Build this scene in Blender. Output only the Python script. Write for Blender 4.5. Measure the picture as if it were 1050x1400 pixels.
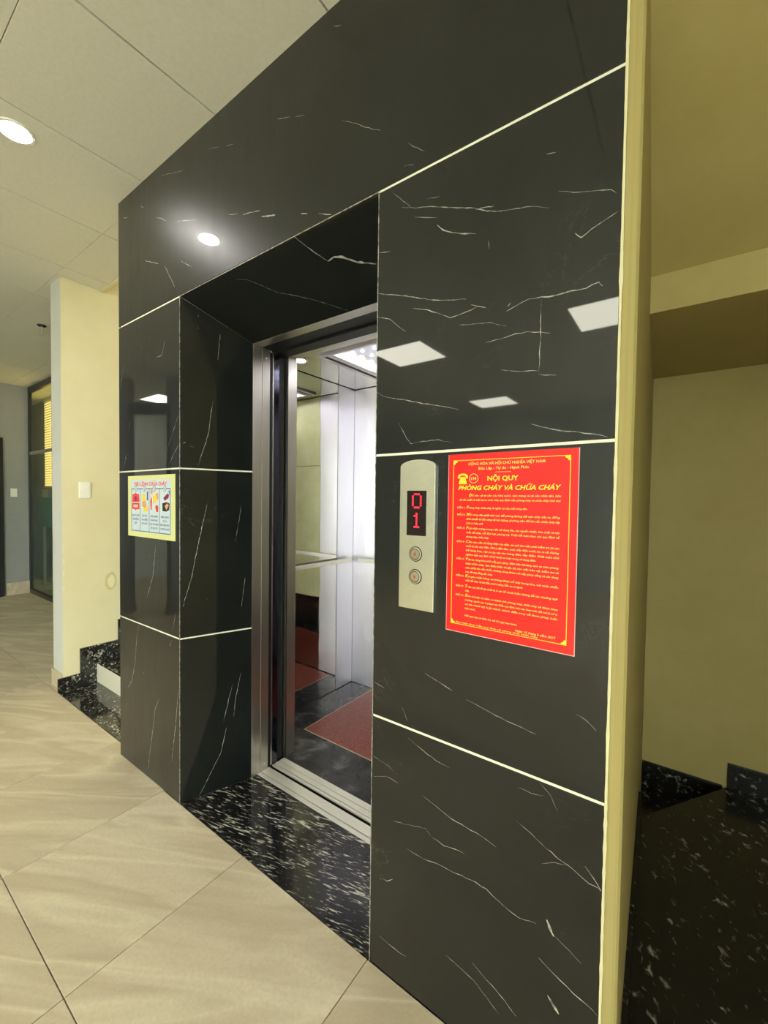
import bpy, bmesh, math, random
from mathutils import Vector, Matrix

for o in list(bpy.data.objects):
    bpy.data.objects.remove(o)
scene = bpy.context.scene
COL = scene.collection

# ---------------------------------------------------------------- camera
cam_data = bpy.data.cameras.new('camera')
cam = bpy.data.objects.new('camera', cam_data)
COL.objects.link(cam)
cam_data.sensor_fit = 'VERTICAL'
cam_data.sensor_height = 36.0
cam_data.lens = 14.735
cam_data.clip_start = 0.02
cam_data.clip_end = 100
cr = Vector((0.81018408, 0.5860231, 0.0133673))
cu = Vector((-0.02723017, 0.01484681, 0.99951893))
cf = Vector((-0.58554272, 0.81015832, -0.02798616))
cam.matrix_world = Matrix(((cr.x, cu.x, -cf.x, 2.5277), (cr.y, cu.y, -cf.y, -1.0150),
                           (cr.z, cu.z, -cf.z, 1.44), (0, 0, 0, 1)))
scene.camera = cam

# ---------------------------------------------------------------- world, exposure
world = bpy.data.worlds.new('world')
scene.world = world
world.use_nodes = True
world.node_tree.nodes['Background'].inputs[0].default_value = (0.92, 1.0, 0.93, 1)
world.node_tree.nodes['Background'].inputs[1].default_value = 5.2
vs = scene.view_settings
vs.view_transform = 'Standard'
vs.look = 'None'
vs.gamma = 1
vs.use_curve_mapping = False
vs.exposure = 1.5

PANEL_L = 6.6      # radiance of the square ceiling panels
DOWN_L = 110.0       # radiance of the recessed downlights
CAR_L = 0.22        # radiance of the light sheet in the lift car

ZC = 3.02           # lobby ceiling height

# ---------------------------------------------------------------- material helpers
def srgb(r, g, b):
    def c(v):
        v /= 255.0
        return v / 12.92 if v <= 0.04045 else ((v + 0.055) / 1.055) ** 2.4
    return (c(r), c(g), c(b), 1)

class NT:
    def __init__(self, name):
        self.m = bpy.data.materials.new(name)
        self.m.use_nodes = True
        self.t = self.m.node_tree
        self.b = self.t.nodes['Principled BSDF']
    def n(self, kind, **kw):
        nd = self.t.nodes.new(kind)
        for k, v in kw.items():
            if k == 'inp':
                for i, val in v.items():
                    if isinstance(val, bpy.types.NodeSocket):
                        self.t.links.new(val, nd.inputs[i])
                    else:
                        nd.inputs[i].default_value = val
            else:
                setattr(nd, k, v)
        return nd
    def set(self, **kw):
        for k, v in kw.items():
            k = k.replace('_', ' ')
            if isinstance(v, bpy.types.NodeSocket):
                self.t.links.new(v, self.b.inputs[k])
            else:
                self.b.inputs[k].default_value = v
        return self
    def coord(self, scale=(1, 1, 1), rot=(0, 0, 0), jitter=False):
        tc = self.n('ShaderNodeTexCoord')
        src = tc.outputs['Object']
        if rot != (0, 0, 0):
            src = self.n('ShaderNodeMapping', inp={'Vector': src, 'Rotation': rot}).outputs[0]
        mp = self.n('ShaderNodeMapping', inp={'Vector': src, 'Scale': scale})
        if jitter:
            oi = self.n('ShaderNodeObjectInfo')
            cx = self.n('ShaderNodeCombineXYZ', inp={0: oi.outputs['Random'], 1: oi.outputs['Random'], 2: oi.outputs['Random']})
            ml = self.n('ShaderNodeVectorMath', operation='MULTIPLY', inp={0: cx.outputs[0], 1: (37.0, 91.0, 53.0)})
            ad = self.n('ShaderNodeVectorMath', operation='ADD', inp={0: mp.outputs[0], 1: ml.outputs[0]})
            return ad.outputs[0]
        return mp.outputs[0]
    def noise(self, vec, scale, detail=4, rough=0.5, dist=0.0):
        return self.n('ShaderNodeTexNoise', inp={'Vector': vec, 'Scale': scale, 'Detail': detail, 'Roughness': rough, 'Distortion': dist}).outputs['Fac']
    def ramp(self, fac, stops):
        r = self.n('ShaderNodeValToRGB')
        self.t.links.new(fac, r.inputs[0])
        e = r.color_ramp.elements
        while len(e) < len(stops):
            e.new(0.5)
        for i, (p, c) in enumerate(stops):
            e[i].position = p
            e[i].color = c if len(c) == 4 else (*c, 1)
        return r.outputs[0]
    def math(self, op, a, b=0.0):
        nd = self.n('ShaderNodeMath', operation=op)
        for i, v in enumerate((a, b)):
            if isinstance(v, bpy.types.NodeSocket):
                self.t.links.new(v, nd.inputs[i])
            else:
                nd.inputs[i].default_value = v
        return nd.outputs[0]
    def mix(self, fac, a, b):
        nd = self.n('ShaderNodeMix', data_type='RGBA')
        for i, v in ((0, fac), (6, a), (7, b)):
            if isinstance(v, bpy.types.NodeSocket):
                self.t.links.new(v, nd.inputs[i])
            else:
                nd.inputs[i].default_value = v
        return nd.outputs[2]
    def bump(self, h, strength=0.2, dist=0.01):
        nd = self.n('ShaderNodeBump', inp={'Height': h, 'Strength': strength, 'Distance': dist})
        self.t.links.new(nd.outputs[0], self.b.inputs['Normal'])
        return self

def g(v):
    return (v, v, v, 1)

def plain(name, col, rough=0.5, metal=0.0, **kw):
    t = NT(name)
    t.set(Base_Color=col, Roughness=rough, Metallic=metal, **kw)
    return t.m

def emissive(name, col, strength):
    t = NT(name)
    t.set(Base_Color=(0.02, 0.02, 0.02, 1), Emission_Color=col, Emission_Strength=strength, Roughness=0.4)
    return t.m

M = {}

def make_marble():
    t = NT('black_marble')
    v = t.coord()
    cloud = t.noise(v, 2.3, 6, 0.6, 0.4)
    base = t.ramp(cloud, [(0.3, (0.0038, 0.0050, 0.0050)), (0.7, (0.0088, 0.0108, 0.0106))])
    wv = t.noise(v, 3.4, 7, 0.62, 0.9)
    d = t.math('ABSOLUTE', t.math('SUBTRACT', wv, 0.5))
    line = t.ramp(d, [(0.0, g(1)), (0.004, g(0))])
    gate = t.ramp(t.noise(v, 1.9, 3, 0.5), [(0.56, g(0)), (0.66, g(1))])
    fine = t.math('MULTIPLY', line, gate)
    speck = t.ramp(t.noise(v, 60, 2, 0.5), [(0.76, g(0)), (0.8, g(1))])
    msk = t.math('MAXIMUM', t.math('MULTIPLY', fine, 0.14), t.math('MULTIPLY', speck, 0.12))
    col = t.mix(msk, base, (0.35, 0.36, 0.33, 1))
    smear = t.noise(t.coord(scale=(6, 6, 1.2)), 3, 5, 0.6)
    rr = t.ramp(smear, [(0.3, g(0.36)), (0.7, g(0.42))])
    t.set(Base_Color=col, Roughness=rr, Specular_IOR_Level=0.16, Coat_Weight=0.85, Coat_Roughness=0.025, Coat_IOR=1.5)
    return t.m

def make_vein():
    t = NT('marble_vein')
    v = t.coord()
    c = t.ramp(t.noise(v, 45, 3, 0.6), [(0.35, (0.10, 0.105, 0.1)), (0.62, (0.55, 0.56, 0.5))])
    t.set(Base_Color=c, Roughness=0.4, Coat_Weight=0.8, Coat_Roughness=0.03)
    return t.m

def make_granite(name, rot, stretch, lo, hi, scale=1.0, rough=0.12, coat=0.4):
    t = NT(name)
    v = t.coord(scale=stretch, rot=rot)
    n1 = t.noise(v, 26 * scale, 3, 0.6, 0.5)
    n2 = t.noise(v, 9 * scale, 3, 0.55, 0.8)
    n3 = t.noise(v, 2.5 * scale, 2, 0.5)
    s = t.math('ADD', t.math('MULTIPLY', n1, 0.62), t.math('MULTIPLY', n2, 0.38))
    s = t.math('ADD', s, t.math('MULTIPLY', t.math('SUBTRACT', n3, 0.5), 0.16))
    c = t.ramp(s, [(0.0, (0.006, 0.0065, 0.007)), (lo, (0.011, 0.011, 0.012)), (lo + 0.035, (0.09, 0.09, 0.08)), (hi, (0.55, 0.54, 0.46))])
    t.set(Base_Color=c, Roughness=rough, Specular_IOR_Level=0.5 if coat > 0.2 else 0.3, Coat_Weight=coat, Coat_Roughness=0.03)
    return t.m

def make_floor_tile():
    t = NT('beige_floor_tile')
    v = t.coord(scale=(0.5, 3.2, 1), rot=(0, 0, math.radians(-30)), jitter=True)
    st = t.noise(v, 1.7, 5, 0.5, 0.6)
    ridge = t.math('ABSOLUTE', t.math('SUBTRACT', t.noise(v, 1.25, 3, 0.45, 0.8), 0.5))
    streak = t.ramp(ridge, [(0.0, g(0.75)), (0.012, g(0.5)), (0.05, g(0))])
    fine = t.noise(t.coord(jitter=True), 90, 3, 0.6)
    c1 = t.ramp(st, [(0.26, srgb(178, 164, 140)), (0.42, srgb(203, 190, 164)), (0.52, srgb(194, 180, 154)), (0.62, srgb(213, 201, 176)), (0.75, srgb(199, 185, 159))])
    c1 = t.mix(streak, c1, srgb(224, 214, 188))
    c = t.mix(t.ramp(fine, [(0.35, g(0)), (0.7, g(0.2))]), c1, srgb(164, 148, 118))
    t.set(Base_Color=c, Roughness=0.42, Specular_IOR_Level=0.35)
    t.bump(fine, 0.05, 0.002)
    return t.m

def make_paint(name, c1, c2, rough=0.6):
    t = NT(name)
    v = t.coord()
    n = t.noise(v, 2.2, 5, 0.65)
    c = t.ramp(n, [(0.3, c1), (0.7, c2)])
    t.set(Base_Color=c, Roughness=rough, Specular_IOR_Level=0.25)
    t.bump(t.noise(v, 35, 3, 0.6), 0.12, 0.004)
    return t.m

def make_brushed(name, col, rough=0.28, scale=(2, 2, 260), amt=0.12):
    t = NT(name)
    v = t.coord(scale=scale)
    n = t.noise(v, 2.0, 3, 0.6)
    big = t.noise(t.coord(), 3.0, 3, 0.5)
    c = t.mix(t.ramp(n, [(0.3, g(0)), (0.7, g(1))]), col, tuple(x * 0.93 for x in col[:3]) + (1,))
    rr = t.math('ADD', t.math('MULTIPLY', n, amt), t.math('ADD', t.math('MULTIPLY', big, 0.06), rough - 0.08))
    t.set(Base_Color=c, Metallic=1.0, Roughness=rr)
    t.bump(n, 0.015, 0.002)
    return t.m

def make_mirror_steel():
    t = NT('mirror_steel')
    v = t.coord(scale=(1, 1, 0.6))
    n = t.noise(v, 2.4, 2, 0.4)
    smudge = t.ramp(t.noise(t.coord(), 9, 5, 0.65), [(0.55, g(0.03)), (0.75, g(0.13))])
    t.set(Base_Color=(0.60, 0.585, 0.565, 1), Metallic=1.0, Roughness=smudge)
    t.bump(n, 0.12, 0.05)
    return t.m

def make_reflection_tint():  # yellow-green reflection of untraced source, painted into the panel colour
    t = NT('greenish_reflection_tint')
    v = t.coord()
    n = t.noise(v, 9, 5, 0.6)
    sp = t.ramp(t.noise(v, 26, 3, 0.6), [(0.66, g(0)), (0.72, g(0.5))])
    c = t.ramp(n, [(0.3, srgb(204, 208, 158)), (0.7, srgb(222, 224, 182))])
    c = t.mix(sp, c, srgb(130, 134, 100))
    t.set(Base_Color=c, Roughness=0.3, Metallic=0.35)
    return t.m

def make_red_stone():
    t = NT('red_granite')
    v = t.coord()
    n = t.noise(v, 120, 3, 0.65)
    n2 = t.noise(v, 18, 3, 0.6)
    c = t.ramp(n, [(0.3, srgb(92, 38, 30)), (0.55, srgb(140, 66, 54)), (0.75, srgb(182, 120, 104))])
    c = t.mix(t.ramp(n2, [(0.45, g(0)), (0.75, g(0.5))]), c, srgb(110, 46, 36))
    t.set(Base_Color=c, Roughness=0.3)
    return t.m

def make_car_floor():
    t = NT('dark_car_floor')
    v = t.coord()
    n = t.noise(v, 7, 6, 0.65, 0.6)
    n2 = t.noise(v, 30, 4, 0.7)
    c = t.ramp(n, [(0.38, (0.020, 0.0205, 0.022)), (0.56, (0.045, 0.045, 0.048)), (0.74, (0.16, 0.16, 0.16))])
    c = t.mix(t.ramp(n2, [(0.6, g(0)), (0.8, g(0.2))]), c, (0.3, 0.3, 0.3, 1))
    t.set(Base_Color=c, Roughness=0.16, Specular_IOR_Level=0.5)
    return t.m

def make_ceiling():
    t = NT('ceiling_board')
    v = t.coord(jitter=True)
    n = t.noise(v, 60, 4, 0.7)
    c = t.ramp(n, [(0.3, srgb(222, 220, 208)), (0.7, srgb(230, 228, 217))])
    t.set(Base_Color=c, Roughness=0.8, Specular_IOR_Level=0.2)
    t.bump(n, 0.08, 0.002)
    return t.m

M['marble'] = make_marble()
M['vein'] = make_vein()
M['granite'] = make_granite('black_granite', (0, 0, math.radians(-14)), (0.55, 3.6, 1), 0.53, 0.62, 1.7)
M['granite2'] = make_granite('black_flake_granite', (0, 0, math.radians(30)), (1, 1.5, 1.3), 0.53, 0.63, 1.9)
M['granite3'] = make_granite('dim_granite', (0, 0, math.radians(60)), (1, 1.5, 1.5), 0.57, 0.72, 1.0, 0.18, 0.1)
M['tile'] = make_floor_tile()
M['grout'] = plain('pale_grout', srgb(232, 232, 214), 0.6)
M['floor_grout'] = plain('floor_grout', srgb(150, 134, 104), 0.8)
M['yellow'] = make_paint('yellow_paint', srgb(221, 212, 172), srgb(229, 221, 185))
M['yellow_shaded'] = make_paint('yellow_paint_shaded', srgb(170, 156, 98), srgb(181, 168, 112))  # the yellow paint again, darkened to carry the shade of the recess
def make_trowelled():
    t = NT('trowelled_shaded_plaster')  # yellow plaster with the dim light of the recess mixed into its colour
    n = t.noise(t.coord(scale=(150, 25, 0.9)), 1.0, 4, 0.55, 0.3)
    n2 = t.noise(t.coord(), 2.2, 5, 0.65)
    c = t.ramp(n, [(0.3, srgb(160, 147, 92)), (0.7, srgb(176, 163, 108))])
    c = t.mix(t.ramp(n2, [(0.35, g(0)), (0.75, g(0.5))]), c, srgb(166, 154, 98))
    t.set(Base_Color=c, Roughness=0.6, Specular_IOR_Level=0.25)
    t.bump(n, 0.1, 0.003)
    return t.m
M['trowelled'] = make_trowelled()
M['offwhite'] = make_paint('offwhite_paint', srgb(198, 200, 194), srgb(206, 208, 202))
M['grey'] = make_paint('grey_paint', srgb(150, 152, 148), srgb(160, 162, 158))
M['white'] = plain('white_riser', srgb(226, 222, 205), 0.35)
M['plastic'] = plain('white_plastic', srgb(240, 239, 230), 0.35)
M['ceiling'] = make_ceiling()
M['seam'] = plain('ceiling_seam', srgb(120, 116, 98), 0.9)
M['steel'] = make_brushed('brushed_steel', (0.66, 0.635, 0.585, 1), 0.34, (160, 160, 2), 0.06)
M['steel_cool'] = make_brushed('brushed_car_steel', (0.72, 0.70, 0.755, 1), 0.40, (120, 120, 2), 0.05)
M['alu'] = make_brushed('sill_aluminium', (0.88, 0.86, 0.78, 1), 0.42, (3, 260, 3))
M['mirror'] = make_mirror_steel()
M['alu'].node_tree.nodes['Principled BSDF'].inputs['Metallic'].default_value = 0.55
M['plate'] = make_brushed('call_plate_steel', (0.74, 0.74, 0.62, 1), 0.34, (20, 20, 20), 0.1)
M['dark'] = plain('black_rubber', (0.006, 0.006, 0.007, 1), 0.5)
M['darkmetal'] = plain('dark_blue_steel', (0.10, 0.10, 0.14, 1), 0.12, 1.0)
M['reflection_tint'] = make_reflection_tint()
M['redstone'] = make_red_stone()
M['carfloor'] = make_car_floor()
M['frame_dark'] = plain('dark_frame', (0.02, 0.021, 0.022, 1), 0.35)
M['red'] = plain('red_print', srgb(226, 12, 12), 0.3, Coat_Weight=0.3)
M['gold'] = plain('yellow_print', srgb(250, 214, 50), 0.4)
M['paleyellow'] = plain('pale_yellow_print', srgb(250, 224, 110), 0.4)
M['pinkedge'] = plain('poster_edge', srgb(240, 190, 190), 0.5)
M['lemon'] = plain('lemon_print', srgb(212, 213, 145), 0.35)
M['ice'] = plain('ice_blue_print', srgb(196, 210, 216), 0.4)
M['blue'] = plain('blue_print', srgb(60, 84, 150), 0.4)
M['scarlet'] = plain('scarlet_print', srgb(226, 66, 56), 0.4)
M['maroon'] = plain('maroon_print', srgb(140, 36, 90), 0.4)
M['skin'] = plain('tan_print', srgb(214, 160, 110), 0.4)
M['amber'] = plain('amber_print', srgb(244, 206, 60), 0.4)
M['screen'] = plain('black_screen', (0.012, 0.004, 0.004, 1), 0.12)
M['led'] = emissive('red_led', (1.0, 0.01, 0.03, 1), 1.3)
M['arrow'] = plain('arrow_red', srgb(150, 60, 40), 0.5)
M['button'] = plain('button_face', srgb(158, 146, 118), 0.35, 0.3)
M['panel_light'] = emissive('panel_diffuser', (1.0, 0.98, 0.80, 1), PANEL_L)
M['down_light'] = emissive('downlight_lens', (1.0, 0.97, 0.92, 1), DOWN_L)
M['car_light'] = emissive('car_light_sheet', (0.93, 0.92, 1.0, 1), CAR_L)
M['car_dot'] = emissive('car_light_dot', (0.95, 0.93, 1.0, 1), 13.0)
M['yellow_win'] = emissive('glowing_yellow_blind', srgb(255, 205, 118), 0.75)  # slats glow by themselves in place of daylight coming through
M['teal'] = plain('teal_board', srgb(84, 150, 150), 0.5)
def make_glass():
    t = NT('green_glass')
    tr = t.n('ShaderNodeBsdfTransparent', inp={'Color': (0.80, 0.90, 0.84, 1)})
    gl = t.n('ShaderNodeBsdfGlossy', inp={'Color': (0.9, 0.95, 0.92, 1), 'Roughness': 0.02})
    lw = t.n('ShaderNodeLayerWeight', inp={'Blend': 0.5})
    fr = t.math('ADD', t.math('MULTIPLY', t.math('POWER', lw.outputs['Facing'], 5.0), 0.5), 0.03)
    mx = t.n('ShaderNodeMixShader', inp={0: fr, 1: tr.outputs[0], 2: gl.outputs[0]})
    t.t.links.new(mx.outputs[0], t.t.nodes['Material Output'].inputs['Surface'])
    return t.m
M['glass'] = make_glass()

# ---------------------------------------------------------------- object helpers
def world_of(o):
    p = Vector((0, 0, 0))
    while o is not None:
        p = p + o.location
        o = o.parent
    return p

def tag(o, label=None, cat=None, group=None, kind=None):
    if label: o['label'] = label
    if cat: o['category'] = cat
    if group: o['group'] = group
    if kind: o['kind'] = kind
    return o

def empty(name, loc):
    o = bpy.data.objects.new(name, None)
    o.empty_display_size = 0.1
    o.location = loc
    COL.objects.link(o)
    return o

class MB:
    """collects shapes in world coordinates"""
    def __init__(self):
        self.v = []; self.f = []; self.mi = []
    def add(self, vs, fs, mi=0):
        n = len(self.v)
        self.v += [tuple(p) for p in vs]
        self.f += [tuple(i + n for i in f) for f in fs]
        self.mi += [mi] * len(fs)
        return self
    def box(self, x0, x1, y0, y1, z0, z1, mi=0):
        vs = [(x0, y0, z0), (x1, y0, z0), (x1, y1, z0), (x0, y1, z0), (x0, y0, z1), (x1, y0, z1), (x1, y1, z1), (x0, y1, z1)]
        return self.add(vs, [(0, 3, 2, 1), (4, 5, 6, 7), (0, 1, 5, 4), (1, 2, 6, 5), (2, 3, 7, 6), (3, 0, 4, 7)], mi)
    def prism(self, poly, z0, z1, mi=0):
        """counter-clockwise plan polygon pulled up from z0 to z1"""
        n = len(poly)
        vs = [(x, y, z0) for x, y in poly] + [(x, y, z1) for x, y in poly]
        fs = [tuple(range(n - 1, -1, -1)), tuple(range(n, 2 * n))]
        fs += [(i, (i + 1) % n, n + (i + 1) % n, n + i) for i in range(n)]
        return self.add(vs, fs, mi)
    def extrude(self, pts, d, mi=0):
        """a 3-D polygon pushed along d"""
        n = len(pts); d = Vector(d)
        vs = [Vector(p) for p in pts] + [Vector(p) + d for p in pts]
        fs = [tuple(range(n)), tuple(range(2 * n - 1, n - 1, -1))]
        fs += [(i, n + i, n + (i + 1) % n, (i + 1) % n) for i in range(n)]
        return self.add(vs, fs, mi)
    def cyl(self, p0, p1, r0, r1=None, n=16, mi=0, caps=True):
        r1 = r0 if r1 is None else r1
        p0 = Vector(p0); p1 = Vector(p1); a = (p1 - p0).normalized()
        u = a.orthogonal().normalized(); w = a.cross(u)
        vs = []
        for p, r in ((p0, r0), (p1, r1)):
            for i in range(n):
                t = 2 * math.pi * i / n
                vs.append(p + u * r * math.cos(t) + w * r * math.sin(t))
        fs = [(i, (i + 1) % n, n + (i + 1) % n, n + i) for i in range(n)]
        if caps:
            fs += [tuple(range(n - 1, -1, -1)), tuple(range(n, 2 * n))]
        return self.add(vs, fs, mi)
    def lathe(self, c, prof, n=24, axis='z', mi=0):
        """prof: (radius, height) pairs turned around an axis through c"""
        c = Vector(c); vs = []; m = len(prof)
        for r, h in prof:
            for i in range(n):
                t = 2 * math.pi * i / n
                if axis == 'z':
                    vs.append(c + Vector((r * math.cos(t), r * math.sin(t), h)))
                else:
                    vs.append(c + Vector((r * math.cos(t), h, r * math.sin(t))))
        fs = []
        for k in range(m - 1):
            for i in range(n):
                fs.append((k * n + i, k * n + (i + 1) % n, (k + 1) * n + (i + 1) % n, (k + 1) * n + i))
        fs.append(tuple(range(n - 1, -1, -1)))
        fs.append(tuple(range((m - 1) * n, m * n)))
        return self.add(vs, fs, mi)
    def build(self, name, mats, parent=None, bevel=0.0, smooth=False, origin=None, seg=2):
        me = bpy.data.meshes.new(name)
        off = Vector(origin) if origin is not None else Vector((0, 0, 0))
        base = world_of(parent) if parent is not None else Vector((0, 0, 0))
        sub = off if origin is not None else base
        me.from_pydata([tuple(Vector(p) - sub) for p in self.v], [], self.f)
        if not isinstance(mats, (list, tuple)):
            mats = [mats]
        for m in mats:
            me.materials.append(M[m] if isinstance(m, str) else m)
        for p, i in zip(me.polygons, self.mi):
            p.material_index = i
        bm = bmesh.new(); bm.from_mesh(me)
        bmesh.ops.recalc_face_normals(bm, faces=bm.faces)
        if bevel > 0:
            bmesh.ops.bevel(bm, geom=list(bm.edges), offset=bevel, segments=seg, affect='EDGES', profile=0.6)
        bm.to_mesh(me); bm.free()
        if smooth:
            for p in me.polygons:
                p.use_smooth = True
        me.update()
        o = bpy.data.objects.new(name, me)
        if parent is not None:
            o.parent = parent
        if origin is not None:
            o.location = off - base
        COL.objects.link(o)
        return o

def struct(o, label, cat):
    return tag(o, label, cat, kind='structure')

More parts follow.
